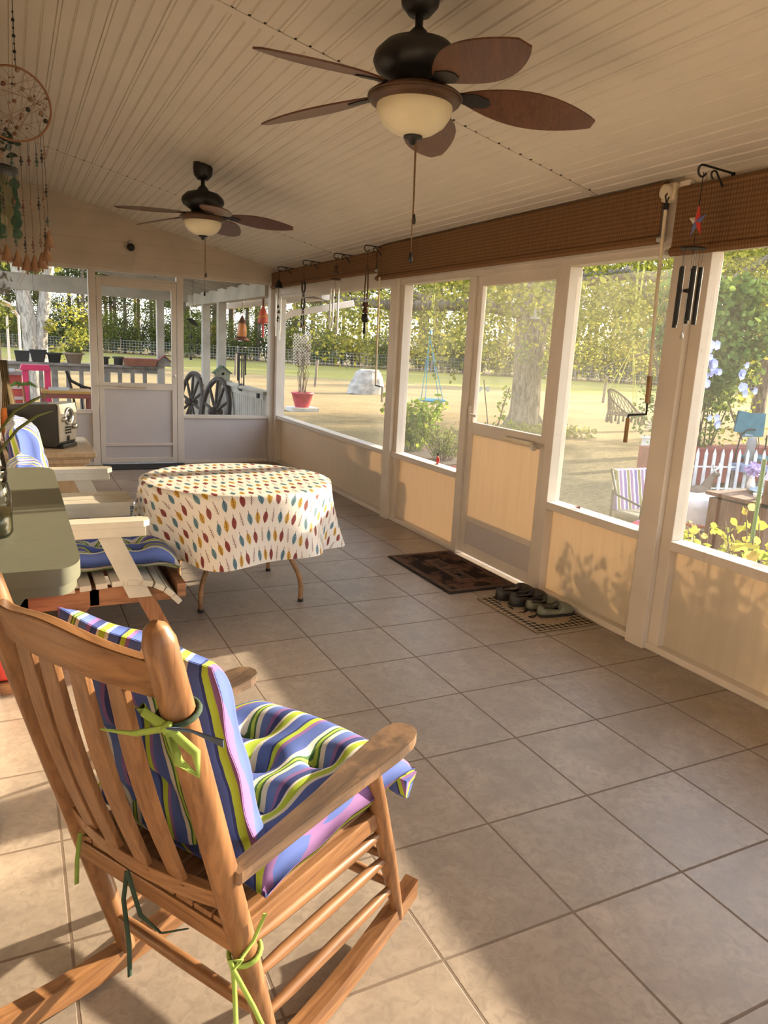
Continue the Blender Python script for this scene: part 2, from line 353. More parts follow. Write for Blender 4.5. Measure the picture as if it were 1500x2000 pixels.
# ---------------------------------------------------------------- roller shades
def shade(label, y0, y1, z0, z1, x, crank=None, sag=0):
    t = thing('roller_shade', label, 'shade', (x, y0, z0), group='brown roller shades along the screen wall')
    L = y1-y0; H = z1-z0; b = MB(); n = max(6, int(L/.15)); vs = []
    for i in range(n+1):
        yy = L*i/n; w_ = .004*math.sin(i*1.7)
        for zz in (.03, H*.5, H): vs.append((w_*(1-zz/H), yy, zz))
    k = len(vs); vs += [(v[0]+.006, v[1], v[2]) for v in vs]
    f = []
    for i in range(n):
        for j in range(2):
            a = i*3+j; f += [(a, a+3, a+4, a+1), (k+a, k+a+1, k+a+4, k+a+3)]
    b.add(vs, f, True); b.build('fabric', M_shade, t)
    b = MB(); b.tube([(.004, -.0, .018), (.004, L, .018)], .021, 12); b.build('hem_roll', M_shade2, t)
    b = MB(); b.tube([(.004, -.045, .018), (.004, 0, .018)], .014, 10); b.tube([(.004, -.035, .01), (.004, -.03, -.05)], .004, 6); b.ball((.004, -.032, -.055), .012); b.build('end_pin', M_grey, t)
    b = MB(); b.tube([(.004, L, .018), (.004, L+.03, .018)], .014, 10); b.build('end_pin', M_grey, t)
    b = MB(); b.tube([(.022, 0, H+.005), (.022, L, H+.005)], .026, 12); b.build('roller', M_shade, t)
    return t
shade('long brown woven shade rolled up above the screen door and the bay beside it', .30, 3.44, 2.03, 2.285, .310)
shade('narrow brown woven shade rolled up over the farthest bay, behind the row of hanging chimes', 3.47, 6.36, 2.095, 2.25, .310)
t2 = shade('brown woven shade at the right edge, with sunlight glowing through its mesh', -1.45, .205, 1.965, 2.245, .310)
for (y, lab) in ((.245, 'ivory gear box of the shade crank beside the nearest black hook bracket'),):
    t = thing('shade_gear_box', lab, 'gear box', (.325, y, 2.26))
    b = MB(); b.box(-.03, .03, -.03, .05, -.045, .035); b.build('case', M_ivory, t, .008)
    b = MB(); b.lathe([(.034, 0), (.034, .02), (.022, .024), (0, .024)], 20, (-.03, .01, -.005), Matrix.Rotation(-PI/2, 4, 'Y').to_3x3()); b.build('gear_cover', M_ivory, t)
    b = MB(); b.box(-.0, .035, -.09, -.03, -.05, .04); b.build('bracket', M_white, t, .002)
t = thing('crank_rod', 'long ivory shade crank rod hanging down the near post beside the black tube chime', 'crank rod', (.275, .235, 2.2))
b = MB(); b.tube([(0, 0, 0), (0, -.01, -.4), (0, -.035, -.82)], .0085, 8); b.build('rod', M_ivory, t)
b = MB(); b.tube([(0, 0, .045), (.012, 0, .03), (0, 0, .0), (-.012, 0, .03), (0, 0, .045)], .004, 6); b.tube([(0, 0, 0), (0, 0, -.03)], .012, 8); b.build('hook', M_black, t)
b = MB(); b.tube([(0, -.035, -.80), (0, -.04, -.93)], .013, 8); b.build('upper_grip', M_brass, t)
b = MB(); b.tube([(0, -.04, -.92), (0, -.042, -.985), (-.0, .075, -1.0)], .006, 6); b.tube([(0, .075, -1.0), (0, .075, -1.03)], .006, 6); b.build('crank_arm', M_black, t)
b = MB(); b.tube([(0, .075, -1.015), (0, .075, -1.14)], .011, 8); b.build('lower_grip', M_brass, t)
t = thing('crank_rod', 'ivory shade crank rod with bent handle hanging on the post left of the second bay', 'crank rod', (.285, 3.33, 2.05))
b = MB(); b.tube([(0, 0, 0), (0, -.01, -.5), (0, -.02, -.88)], .008, 8); b.build('rod', M_ivory, t)
b = MB(); b.tube([(0, -.02, -.86), (0, -.02, -.90), (-.0, -.16, -.905)], .006, 6); b.build('crank_arm', M_black, t)
b = MB(); b.tube([(0, -.16, -.9), (0, -.16, -1.03)], .01, 8); b.build('lower_grip', M_ivory, t)
# ---------------------------------------------------------------- hook brackets
def arc(c, r, a0, a1, n, y=0): return [(c[0]+r*math.cos(lerp(a0, a1, i/n)), y, c[1]+r*math.sin(lerp(a0, a1, i/n))) for i in range(n+1)]
def bracket(y, z, label):
    t = thing('hook_bracket', label, 'bracket', (.366, y, z), group='black scroll brackets along the screen wall')
    b = MB(); b.bar((0, 0, .0), (0, 0, -.13), .016, .006, (1, 0, 0)); b.build('wall_plate', M_black, t)
    b = MB(); pts = [(0, 0, -.004), (-.1, 0, .0), (-.185, 0, .004)]+arc((-.19, -.020), .024, PI/2, PI*1.9, 12)[1:]
    b.tube(pts, .0048, 6); b.build('arm', M_black, t)
    b = MB(); b.tube([(0, 0, -.125), (-.105, 0, -.012)]+arc((-.118, -.026), .016, PI*.3, PI*1.5, 8)[1:], .0045, 6); b.build('brace', M_black, t)
    return t
for y, z, l in ((-.043, 2.30, 'nearest black scroll hook bracket, beside the gear box, with a star chime on its tip'), (3.37, 2.293, 'black scroll bracket at the end of the long shade, holding the dark bell chime'),
                (4.035, 2.286, 'black scroll bracket holding the silver tube chime with a small figure'), (4.852, 2.288, 'black scroll bracket holding the chain of horseshoes'),
                (5.653, 2.283, 'farthest black scroll bracket, in the corner, holding the bell-capped chime')): bracket(y, z, l)
HX = .185   # hook x
def strand(b, p, q, r=.0012): b.tube([p, q], r, 4, cap=False)
# star chime with black tubes
t = thing('wind_chime', 'wind chime of black tubes under a red, white and blue tin star', 'wind chime', (HX, -.043, 2.245))
b = MB(); strand(b, (0, 0, .03), (0, 0, -.14), .002); strand(b, (0, 0, -.22), (0, 0, -.3)); b.build('hanging_wire', M_black, t)
b = MB()
for k in range(5):
    a = PI/2+k*2*PI/5; R_, r_ = .062, .023
    tip = Vector((.25*R_*math.cos(a), R_*math.cos(a), R_*math.sin(a)*1.2)); l = Vector((0, r_*math.cos(a-PI/5), r_*math.sin(a-PI/5))); r2 = Vector((0, r_*math.cos(a+PI/5), r_*math.sin(a+PI/5)))
    b.k = (0, 1, 0, 1, 2)[k]; o = Vector((0, 0, -.17)); f_, k_ = Vector((-.012, 0, 0)), Vector((.012, 0, 0))
    b.add([o+f_, o+l, o+tip, o+r2, o+k_], [(0, 1, 2), (0, 2, 3), (4, 2, 1), (4, 3, 2)])
b.build('star', [M_red, M_blue, M_white], t, label='red, white and blue tin star')
b = MB(); b.lathe([(.055, 0), (.055, .006), (0, .006)], 20, (0, 0, -.285)); b.build('top_ring', M_black, t)
for k in range(5):
    a = k*2*PI/5+.5; L = (.24, .26, .25, .23, .245)[k]; b = MB(); q = (.043*math.cos(a), .043*math.sin(a))
    b.tube([(*q, -.36), (*q, -.36-L)], .0105, 10); strand(b, (*q, -.285), (*q, -.36)); b.build('chime_tube', M_black, t)
b = MB(); b.lathe([(0, .01), (.02, .006), (.02, -.006), (0, -.01)], 12, (0, 0, -.46)); strand(b, (0, 0, -.285), (0, 0, -.64)); b.build('striker', M_black, t)
b = MB(); b.lathe([(0, .02), (.008, 0), (.008, -.012), (0, -.014)], 8, (0, 0, -.655)); b.build('wind_catcher', M_grey, t)
# dark bell chime with tassels
t = thing('wind_chime', 'dark metal wind chime with strapped bells, on the bracket where the long shade ends', 'wind chime', (HX, 3.37, 2.24))
b = MB(); strand(b, (0, 0, .02), (0, 0, -.12), .002)
b.tube([(0, -.0, -.1), (.0, -.02, -.16), (.0, -.03, -.28), (0, -.02, -.38)], .006, 6); b.tube([(0, 0, -.1), (0, .02, -.16), (0, .03, -.28), (0, .02, -.38)], .006, 6); b.build('straps', M_brown, t)
b = MB(); b.lathe([(.004, .03), (.016, .02), (.024, -.005), (.032, -.012), (.02, -.03), (0, -.03)], 10, (0, 0, -.46))
for s_ in (-1, 1): b.lathe([(0, .02), (.014, .01), (.02, -.02), (0, -.025)], 8, (0, s_*.028, -.415))
b.build('bell', M_brown, t)
b = MB(); b.lathe([(0, .0), (.028, -.01), (.034, -.05), (.02, -.075), (0, -.075)], 10, (0, 0, -.49)); b.tube([(0, 0, -.56), (0, 0, -.66)], [.010, .017], 8); b.build('tassel', M_black, t)
# silver tube chime with figure
t = thing('wind_chime', 'wind chime of long silver tubes below a round wooden top with a small figure', 'wind chime', (HX-.01, 4.035, 2.24))
b = MB(); strand(b, (0, 0, .02), (0, 0, -.12)); b.lathe([(.006, .05), (.022, .03), (.01, .0), (.028, -.02), (0, -.03)], 10, (0, 0, -.10)); b.build('figure', M_brown, t)
b = MB(); b.lathe([(0, .01), (.05, .008), (.05, -.006), (0, -.008)], 20, (0, 0, -.18)); b.build('top_disc', M_brown, t)
for k in range(5):
    a = k*2*PI/5+.2; L = (.42, .36, .40, .38, .44)[k]; b = MB(); q = (.04*math.cos(a), .04*math.sin(a))
    b.tube([(*q, -.22), (*q, -.22-L)], .0085, 8); strand(b, (*q, -.18), (*q, -.22)); b.build('chime_tube', M_chrome, t)
b = MB(); strand(b, (0, 0, -.18), (0, 0, -.54)); b.lathe([(0, .012), (.018, 0), (0, -.012)], 8, (0, 0, -.34)); b.box(-.003, .003, -.014, .014, -.56, -.51); b.build('striker', M_brown, t)
# horseshoe chime
t = thing('horseshoe_hanger', 'string of three rusty horseshoes linked by wire on the fourth bracket from the left post', 'horseshoe hanger', (HX-.02, 4.852, 2.235))
t['label'] = 'string of three dark horseshoes hung one below another between two tube chimes'
for k in range(3):
    b = MB(); zc_ = -.20-k*.165; pts = [(0, .045*math.sin(a)*(1 if k < 3 else 1), zc_-.052*math.cos(a)*1.15) for a in [lerp(-2.45, 2.45, i/16) for i in range(17)]]
    b.tube(pts, .0085, 6); b.build('horseshoe', M_black, t)
b = MB(); strand(b, (0, 0, .02), (0, 0, -.05), .002)
for s_ in (-1, 1): strand(b, (0, 0, -.05), (0, s_*.03, -.155), .0018)
b.build('hanging_wire', M_black, t)
for s_ in (-1, 1):
    for k in range(2): b = MB(); strand(b, (0, s_*.035, -.22-k*.165), (0, s_*.03, -.32-k*.165), .0015); b.build('link_wire', M_black, t)
for k in range(2):
    b = MB(); b.box(-.01, .01, -.012, .012, -.30-k*.165, -.27-k*.165); b.build('charm', M_brown, t)
for s_ in (-1, 1):
    b = MB(); b.box(-.01, .01, s_*.045-.013, s_*.045+.013, -.61, -.58); b.build('wooden_bead', M_brass, t)
# corner chime
t = thing('wind_chime', 'thin silver tube chime under a black bell cap beside the far corner post', 'wind chime', (HX-.02, 5.653, 2.23))
b = MB(); strand(b, (0, 0, .02), (0, 0, -.11), .002); strand(b, (0, -.03, .03), (0, -.03, -.13), .0015); b.lathe([(.006, .06), (.012, .05), (.03, .03), (.045, -.02), (.05, -.03), (0, -.03)], 14, (0, 0, -.14)); b.build('bell_cap', M_black, t)
for k in range(4):
    a = k*PI/2+.6; L = (.50, .34, .46, .40)[k]; b = MB(); q = (.035*math.cos(a), .035*math.sin(a)); b.tube([(*q, -.23), (*q, -.23-L)], .0065, 8); strand(b, (*q, -.16), (*q, -.23)); b.build('chime_tube', M_chrome, t)
b = MB(); strand(b, (0, 0, -.17), (0, 0, -.5))
for q in ((0, 0, -.37), (.0, -.03, -.43), (0, 0, -.49), (0, .03, -.52)): b.lathe([(0, .03), (.014, 0), (.018, -.012), (0, -.014)], 8, q)
b.build('small_bells', M_black, t)
# ---------------------------------------------------------------- ceiling fans
def fan(label, loc, rz, twist=-.24):
    t = thing('ceiling_fan', label, 'ceiling fan', loc, rz)      # origin: blade plane centre
    zt = zc(loc[0])-loc[2]
    b = MB(); b.lathe([(0, zt+.03), (.066, zt+.03), (.070, zt-.025), (.064, zt-.07), (.038, zt-.10), (0, zt-.10)], 28); b.build('canopy', M_black, t)
    b = MB(); b.lathe([(.014, zt-.095), (.014, .165), (.030, .15), (.05, .122), (.0, .122)], 16); b.build('down_rod', M_black, t)
    b = MB(); b.lathe([(.0, .125), (.06, .124), (.115, .108), (.146, .078), (.153, .052), (.142, .028), (.110, .006), (.085, -.008), (.08, -.04), (.0, -.04)], 40); b.build('motor', M_black, t)
    b = MB(); b.lathe([(.06, -.030), (.125, -.034), (.155, -.046), (.165, -.060), (.156, -.076), (.136, -.084), (.06, -.082)], 40)
    for k in range(3): b.tube([(r_*math.cos(a), r_*math.sin(a), -.058-.007*k) for r_ in (.164-.005*k,) for a in [2*PI*i/36 for i in range(36)]], .004, 5, closed=True)
    b.build('light_rim', M_brown, t)
    b = MB(); b.lathe([(.132, -.078), (.134, -.092), (.127, -.118), (.108, -.146), (.075, -.168), (.03, -.181), (0, -.182)], 40); b.build('glass_bowl', M_glassw, t)
    b = MB(); b.lathe([(.0, -.172), (.032, -.177), (.034, -.187), (.016, -.194), (.010, -.208), (0, -.21)], 20); b.build('finial', M_black, t)
    for dx, L, L2 in ((-.002, .17, .37), (.022, .235, 0.0)):
        b = MB(); b.tube([(dx, -.01, -.20), (dx-.006, -.015, -.20-L)], .0018, 5)
        n_ = 26; zz = -.20
        for i in range(n_): b.ball((dx-.006*i/n_, -.01-.005*i/n_, -.20-L*i/n_), .0026, 5)
        if L2: b.tube([(dx-.006, -.015, -.20-L), (dx-.01, -.018, -.20-L2)], .0016, 5)
        b.build('pull_chain', M_brass, t)
        b = MB(); q = (dx-.01, -.018, -.20-(L2 or L)); b.lathe([(0, .0), (.005, -.005), (.0085, -.028), (.006, -.036), (0, -.038)], 10, q); b.build('chain_pull', M_black, t)
    for k in range(5):
        a = k*2*PI/5; ca, sa = math.cos(a), math.sin(a); Rz = Matrix.Rotation(a, 3, 'Z'); tw = Matrix.Rotation(twist, 3, 'X')
        b = MB(); top = []; n_ = 18
        for i in range(n_+1):
            u = i/n_; x = .165+u*.49; wd = .084*(math.sin(PI*min(1, max(0, (u*.94+.03))))**.55)*(1+.25*math.sin(PI*u)); top.append((x, wd, u))
        vs = []
        for x, wd, u in top:
            for s_ in (-1, 1):
                for h in (.003, -.003): vs.append(Rz @ (tw @ Vector((0, s_*wd, h))+Vector((x, 0, -.040-.045*u))))
        f = []
        for i in range(n_):
            a0, a1 = i*4, i*4+4; f += [(a0, a1, a1+2, a0+2), (a0+1, a0+3, a1+3, a1+1), (a0, a0+1, a1+1, a1), (a0+2, a1+2, a1+3, a0+3)]
        b.add(vs, f); b.add(vs[-4:], [(0, 1, 3, 2)]); b.add(vs[:4], [(0, 2, 3, 1)]); bl = b.build('blade', M_bwood, t)
        b = MB(); P_ = lambda x, y, z: Rz @ (tw @ Vector((0, y, 0))+Vector((x, 0, z)))
        O9 = [(.08, -.022), (.08, .022), (.14, .016), (.21, .040), (.26, .024), (.272, 0), (.26, -.024), (.21, -.040), (.14, -.016)]
        zz_ = lambda x: -.030-.10*(x-.08)
        b.add([P_(x, y, zz_(x)) for x, y in O9]+[P_(x, y, zz_(x)-.008) for x, y in O9], [tuple(range(9))[::-1], tuple(range(9, 18))]+[(i, (i+1) % 9, 9+(i+1) % 9, 9+i) for i in range(9)])
        b.build('blade_arm', M_black, t)
    return t
fan('large five-blade ceiling fan with a frosted bowl lamp, nearer the viewer', (-1.21, .0, zc(-1.21)-.30), math.radians(53))
fan('five-blade ceiling fan farther down the porch, near the beige gable wall', (-1.22, 3.22, zc(-1.22)-.30), math.radians(53))
# ================================================================ OUTDOORS
G = -.3
def mat_ground():
    n = NT('dry_lawn'); x, y, z = n.xyz()
    d = n.ma('ADD', n.ma('MULTIPLY', x, .648), n.ma('MULTIPLY', y, .762))
    d = n.ma('ADD', d, n.ma('MULTIPLY', n.noise(.12, 3), 4.0))
    f = n.noise(.35, 6); g = n.noise(14, 5); h = n.noise(70, 3)
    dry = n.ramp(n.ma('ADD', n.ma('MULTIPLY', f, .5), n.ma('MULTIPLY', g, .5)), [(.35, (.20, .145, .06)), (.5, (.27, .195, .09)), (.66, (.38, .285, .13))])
    near = n.ramp(g, [(.35, (.07, .06, .03)), (.6, (.16, .125, .065))])  # bare soil of the near yard, darkened with the oak's shade painted in
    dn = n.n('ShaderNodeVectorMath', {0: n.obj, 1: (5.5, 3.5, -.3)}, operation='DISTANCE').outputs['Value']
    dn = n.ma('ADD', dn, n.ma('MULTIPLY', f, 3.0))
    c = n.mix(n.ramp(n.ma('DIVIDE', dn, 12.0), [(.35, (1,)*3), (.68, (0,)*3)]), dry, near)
    green = n.ramp(g, [(.35, (.18, .17, .04)), (.6, (.33, .29, .07))])
    k = n.ramp(n.ma('DIVIDE', d, 100.0), [(.36, (0,)*3), (.39, (1,)*3), (.60, (1,)*3), (.62, (.2,)*3)])
    c = n.mix(k, c, green)
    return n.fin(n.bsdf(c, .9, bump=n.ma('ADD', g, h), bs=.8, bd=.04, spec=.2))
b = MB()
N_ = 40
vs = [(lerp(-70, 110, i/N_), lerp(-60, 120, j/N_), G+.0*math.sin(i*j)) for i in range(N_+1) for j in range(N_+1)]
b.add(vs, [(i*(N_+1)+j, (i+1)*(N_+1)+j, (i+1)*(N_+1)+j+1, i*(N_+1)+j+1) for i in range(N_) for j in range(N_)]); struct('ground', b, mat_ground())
def mat_leaf(name, stops, tr=.45, sc_=.8):
    n = NT(name); f = n.noise(sc_, 3); g = n.n('ShaderNodeNewGeometry').outputs['Random Per Island']
    c = n.ramp(n.ma('ADD', n.ma('MULTIPLY', f, .55), n.ma('MULTIPLY', g, .45)), stops)
    d = n.n('ShaderNodeBsdfDiffuse', {0: c}).outputs[0]; t = n.n('ShaderNodeBsdfTranslucent', {0: n.mix(.3, c, (.55, .55, .1))}).outputs[0]
    return n.fin(n.msh(tr, d, t))
L_pine = mat_leaf('pine_foliage', [(.25, (.012, .022, .008)), (.5, (.03, .045, .015)), (.75, (.09, .10, .035))], .3, .5)
L_oak = mat_leaf('oak_foliage', [(.25, (.04, .055, .012)), (.5, (.15, .165, .03)), (.75, (.46, .40, .08))], .5, .5)
L_shrub = mat_leaf('shrub_foliage', [(.25, (.02, .035, .012)), (.5, (.06, .085, .022)), (.78, (.22, .23, .05))], .4, .4)
L_yel = mat_leaf('autumn_foliage', [(.25, (.12, .12, .02)), (.55, (.35, .27, .04)), (.8, (.55, .28, .05))], .5, .5)
L_bright = mat_leaf('bright_green_foliage', [(.25, (.05, .12, .02)), (.5, (.14, .26, .04)), (.75, (.42, .48, .08))], .5, 4)
L_grass = mat_leaf('blue_green_sprigs', [(.25, (.03, .06, .025)), (.5, (.08, .13, .05)), (.75, (.20, .26, .10))], .4, 4)
def mat_bark(name, a, b2, sc_=1):
    n = NT(name); f = n.noise(5*sc_, 6, n.scale(n.obj, 3, 3, .8), 1.0)
    return n.fin(n.bsdf(n.ramp(f, [(.32, a), (.62, b2)]), .95, bump=f, bs=.9, bd=.03, spec=.1))
B_pine = mat_bark('pine_bark', (.06, .045, .035), (.20, .15, .11)); B_oak = mat_bark('oak_bark', (.07, .055, .042), (.27, .22, .17)); B_pale = mat_bark('pale_bark', (.16, .14, .12), (.50, .45, .38))
def leaves(b, rnd, centre, n, size, el=.55, flat=0.0):
    """centre(rnd)->point; adds n little leaf-shaped quads"""
    vs = []; fs = []
    for i in range(n):
        c = Vector(centre(rnd)); d = Vector((rnd.gauss(0, 1), rnd.gauss(0, 1), rnd.gauss(0, .7)-.3*flat)).normalized(); e = d.cross(Vector((rnd.gauss(0, 1), rnd.gauss(0, 1), rnd.gauss(0, 1)))).normalized()
        s = size*rnd.uniform(.6, 1.3); o = len(vs)
        if size < .12: vs += [c-d*s*.5, c-d*s*.2+e*s*el*.45, c+d*s*.15+e*s*el*.42, c+d*s*.5, c+d*s*.15-e*s*el*.42, c-d*s*.2-e*s*el*.45]; fs.append((o, o+1, o+2, o+3, o+4, o+5))
        else: vs += [c-d*s*.5, c+e*s*el*.5, c+d*s*.5, c-e*s*el*.5]; fs.append((o, o+1, o+2, o+3))
    b.add(vs, fs, False)
def inball(c, r, sh=.5):
    def f(rnd):
        while True:
            v = Vector((rnd.uniform(-1, 1), rnd.uniform(-1, 1), rnd.uniform(-1, 1)))
            if sh < v.length < 1: return (c[0]+v.x*r[0], c[1]+v.y*r[1], c[2]+v.z*r[2])
    return f
# ---- woods: pines
rnd = random.Random(5)
def pine(seed, H, label, cz=.42):
    r_ = random.Random(seed); t = thing('pine_tree', label, 'tree', (0, 0, -50))
    b = MB(); b.tube([(0, 0, 0), (.1, .05, H*.3), (.0, .1, H*.65), (.05, 0, H*.97)], [.21, .17, .12, .04], 7)
    for k in range(12):
        z = H*r_.uniform(cz-.1, .9); a = r_.uniform(0, 6.28); L = (H-z)*.22+.7; b.tube([(0, 0, z), (L*math.cos(a), L*math.sin(a), z+.35)], [.04, .012], 4, cap=False)
    b.build('trunk', B_pine, t)
    b = MB()
    for k in range(26):
        z = H*r_.uniform(cz, 1.0); a = r_.uniform(0, 6.28); R = r_.uniform(.2, 1.0)*((H-z)*.25+.9); rr = r_.uniform(.6, 1.1)
        leaves(b, r_, inball((R*math.cos(a), R*math.sin(a), z), (rr, rr, rr*.6), .2), 78, .30, .4)
    b.build('crown', L_pine, t); return t
PL = 'tall thin pine with a bare lower trunk in the woods beyond the field'
PG = 'pines of the woods beyond the field'
pines = [pine(11, 15, PL, .5), pine(12, 13, PL, .42), pine(13, 16, PL, .55), pine(14, 12.5, PL, .35)]
used = set()
def place(protos, i, loc, rz, sc_, label, group):
    p = protos[i % len(protos)]
    if id(p) not in used: used.add(id(p)); o = p; o.location = loc; o.rotation_euler = (0, 0, rz); o.scale = (sc_,)*3; o['label'] = label; o['group'] = group
    else: o = dup(p, loc, rz, label, group, sc_)
    return o
nx, ny = .648, .762; tx, ty = .762, -.648
for k in range(118):
    d = rnd.uniform(61.5, 76); s_ = -64+(k+rnd.random())*(88/118)
    x, y = nx*d+tx*s_, ny*d+ty*s_
    place(pines, k, (x, y, G), rnd.uniform(0, 6), rnd.uniform(.85, 1.15), PL, PG)
# ---- woods: understory
def bush(seed, label, mat, R=2.4, H=3.4, n=3000, size=.175, name='woodland_shrub'):
    r_ = random.Random(seed); t = thing(name, label, 'shrub', (0, 0, -50)); b = MB()
    for k in range(9): a = r_.uniform(0, 6.28); b.tube([(0, 0, 0), (.4*math.cos(a), .4*math.sin(a), H*.4), (R*.6*math.cos(a), R*.6*math.sin(a), H*.8)], [.05, .035, .01], 4, cap=False)
    b.build('stems', B_pine, t); b = MB()
    for k in range(14):
        a = r_.uniform(0, 6.28); q = r_.uniform(.0, .75)*R; z = H*r_.uniform(.15, .85); rr = r_.uniform(.28, .5)*R
        leaves(b, r_, inball((q*math.cos(a), q*math.sin(a), z), (rr, rr, rr*.75), .35), n//14, size)
    b.build('foliage', mat, t); return t
SL = 'bushy green understory shrub at the edge of the woods'; YL = 'yellowing bush glowing at the edge of the woods'
SG, YG = 'green shrubs along the wood edge', 'yellow autumn bushes along the wood edge'
sh = [bush(21, SL, L_shrub), bush(22, SL, L_shrub, 2.8, 4.2), bush(23, SL, L_oak, 2.2, 3.0, 2600)]
yl = [bush(31, YL, L_yel, 1.6, 3.0, 1800)]
for k in range(92):
    d = rnd.choice((61, 63, 65.5)); d += rnd.uniform(-.5, 1); s_ = -64+(k+rnd.random())*(88/92); x, y = nx*d+tx*s_, ny*d+ty*s_
    if k % 7 == 3: place(yl, k, (x, y, G), rnd.uniform(0, 6), rnd.uniform(.8, 1.3), YL, YG)
    else: place(sh, rnd.randrange(3), (x, y, G), rnd.uniform(0, 6), rnd.uniform(.85, 1.35), SL, SG)
for k, (x, y) in enumerate(((10.8, -1.2), (10.4, .9), (10.9, 2.9), (10.6, 4.7))):  # unseen row of shrubs, added to cast shade over the near yard
    o = bush(71+k, ('unseen rounded shrub added to shade the yard, near end of the row', 'second unseen shrub of the row added to shade the yard', 'third unseen shrub of the row added to shade the yard', 'unseen shrub added to shade the yard, far end of the row')[k], L_shrub, 1.35, 2.7, 2600, .17, 'added_shade_shrub'); o.location = (x, y, G)
# ---- wire fence at the far side of the green field, thinner one nearer
M_wire = simple('fence_wire', (.30, .29, .27), .6, .4, bump=0); M_post = simple('weathered_post', (.22, .17, .12), .9)
def wirefence(label, d, s0, s1, H, step, rows, r_, ps, name='wire_fence'):
    t = thing(name, label, 'fence', (nx*d, ny*d, G)); b = MB()
    for k in range(rows): z = H*(k+1)/rows; b.bar((tx*s0, ty*s0, z), (tx*s1, ty*s1, z), r_, r_)
    s_ = s0
    while s_ < s1 and step: b.bar((tx*s_, ty*s_, 0), (tx*s_, ty*s_, H), r_, r_); s_ += step
    b.build('wire_mesh', M_wire, t); s_ = s0
    while s_ <= s1:
        b = MB(); b.tube([(tx*s_, ty*s_, 0), (tx*s_+.02, ty*s_, H+.12)], .055, 6); b.build('post', M_post, t); s_ += ps
wirefence('wire mesh fence running along the foot of the woods past the green field', 59.8, -66, 26, 1.25, .32, 5, .022, 6)
t = thing('post_fence', 'low wire fence on leaning wooden posts crossing the dry yard', 'fence', (0, 0, G)); b = MB()
F_ = [(-8, 36.5), (-2, 36.4), (7.86, 36.0), (9.22, 27.9), (19.83, 21.6), (28, 16.7)]
for a_, c_ in zip(F_[:-1], F_[1:]):
    for z in (.35, .7, 1.0): b.bar((*a_, z), (*c_, z), .012, .012)
b.build('wire', M_wire, t)
for a_ in F_: b = MB(); b.tube([(*a_, -.05), (a_[0]+.06, a_[1], 1.12)], .06, 7); b.build('post', M_post, t)
# ---- the big oak
def branch(b, r_, p, d, L, r0, depth, tips):
    pts = [Vector(p)]; dd = Vector(d).normalized(); n = 5
    for i in range(n):
        dd = (dd+Vector((r_.gauss(0, .16), r_.gauss(0, .16), r_.gauss(0, .10)))).normalized(); pts.append(pts[-1]+dd*L/n)
    rs = [lerp(r0, r0*.45, i/n) for i in range(n+1)]; b.tube(pts, rs, 7, cap=False)
    if depth == 0: tips += pts[2:]; return
    for i in range(3):
        q = pts[2+i if 2+i <= n else n]; nd = (dd+Vector((r_.gauss(0, .7), r_.gauss(0, .7), r_.gauss(0, .35)))).normalized(); branch(b, r_, q, nd, L*.62, r0*.5, depth-1, tips)
    tips += [pts[-1]]
r_ = random.Random(42); OX, OY = 8.5, 12.0
t = thing('oak_tree', 'massive forked oak tree with lit yellow-green boughs in the middle of the yard', 'tree', (OX, OY, G))
b = MB(); tips = []
b.tube([(0, 0, -.1), (0, 0, .05), (.0, 0, .5), (-.02, 0, 1.3), (-.03, 0, 2.1), (-.02, 0, 2.9)], [.50, .43, .36, .33, .35, .40], 14, cap=False)
for q in range(5): a = q*1.26+.4; b.tube([(.25*math.cos(a), .25*math.sin(a), .35), (.55*math.cos(a), .55*math.sin(a), .02)], [.16, .07], 7)
b.tube([(-.12, 0, 2.6), (-.30, 0, 3.4), (-.55, .1, 4.6), (-.8, .3, 6.2)], [.28, .25, .2, .14], 10, cap=False)
b.tube([(.15, 0, 2.6), (.35, 0, 3.5), (.6, -.1, 4.8), (.9, -.3, 6.6)], [.33, .30, .24, .16], 10, cap=False)
LIMB = [((-.2, 0, 2.75), (-1, .25, .12), 5.4, .17), ((-.3, 0, 3.3), (-1, -.5, .2), 4.6, .14), ((.3, 0, 3.2), (1, .3, .22), 5.5, .16), ((.3, 0, 3.5), (.8, -.8, .25), 5.2, .15), ((-.5, .1, 4.5), (-.6, .8, .4), 4.5, .12),
        ((.6, 0, 4.6), (.3, .9, .4), 4.5, .12), ((-.5, 0, 4.2), (-.7, -.7, .35), 4.5, .12), ((.7, -.1, 5.0), (.7, .1, .8), 3.5, .1), ((-.7, .2, 5.5), (-.4, .1, 1), 3.2, .1), ((.8, -.3, 5.8), (.1, -.6, 1), 3.2, .1)]
for p, dd, L, r0 in LIMB: branch(b, r_, p, dd, L, r0, 2, tips)
b.build('trunk', B_oak, t)
b = MB()
for p in tips:
    if p.length > 2.6: leaves(b, r_, inball(p, (.65, .65, .5), .0), 62, .105, .6)
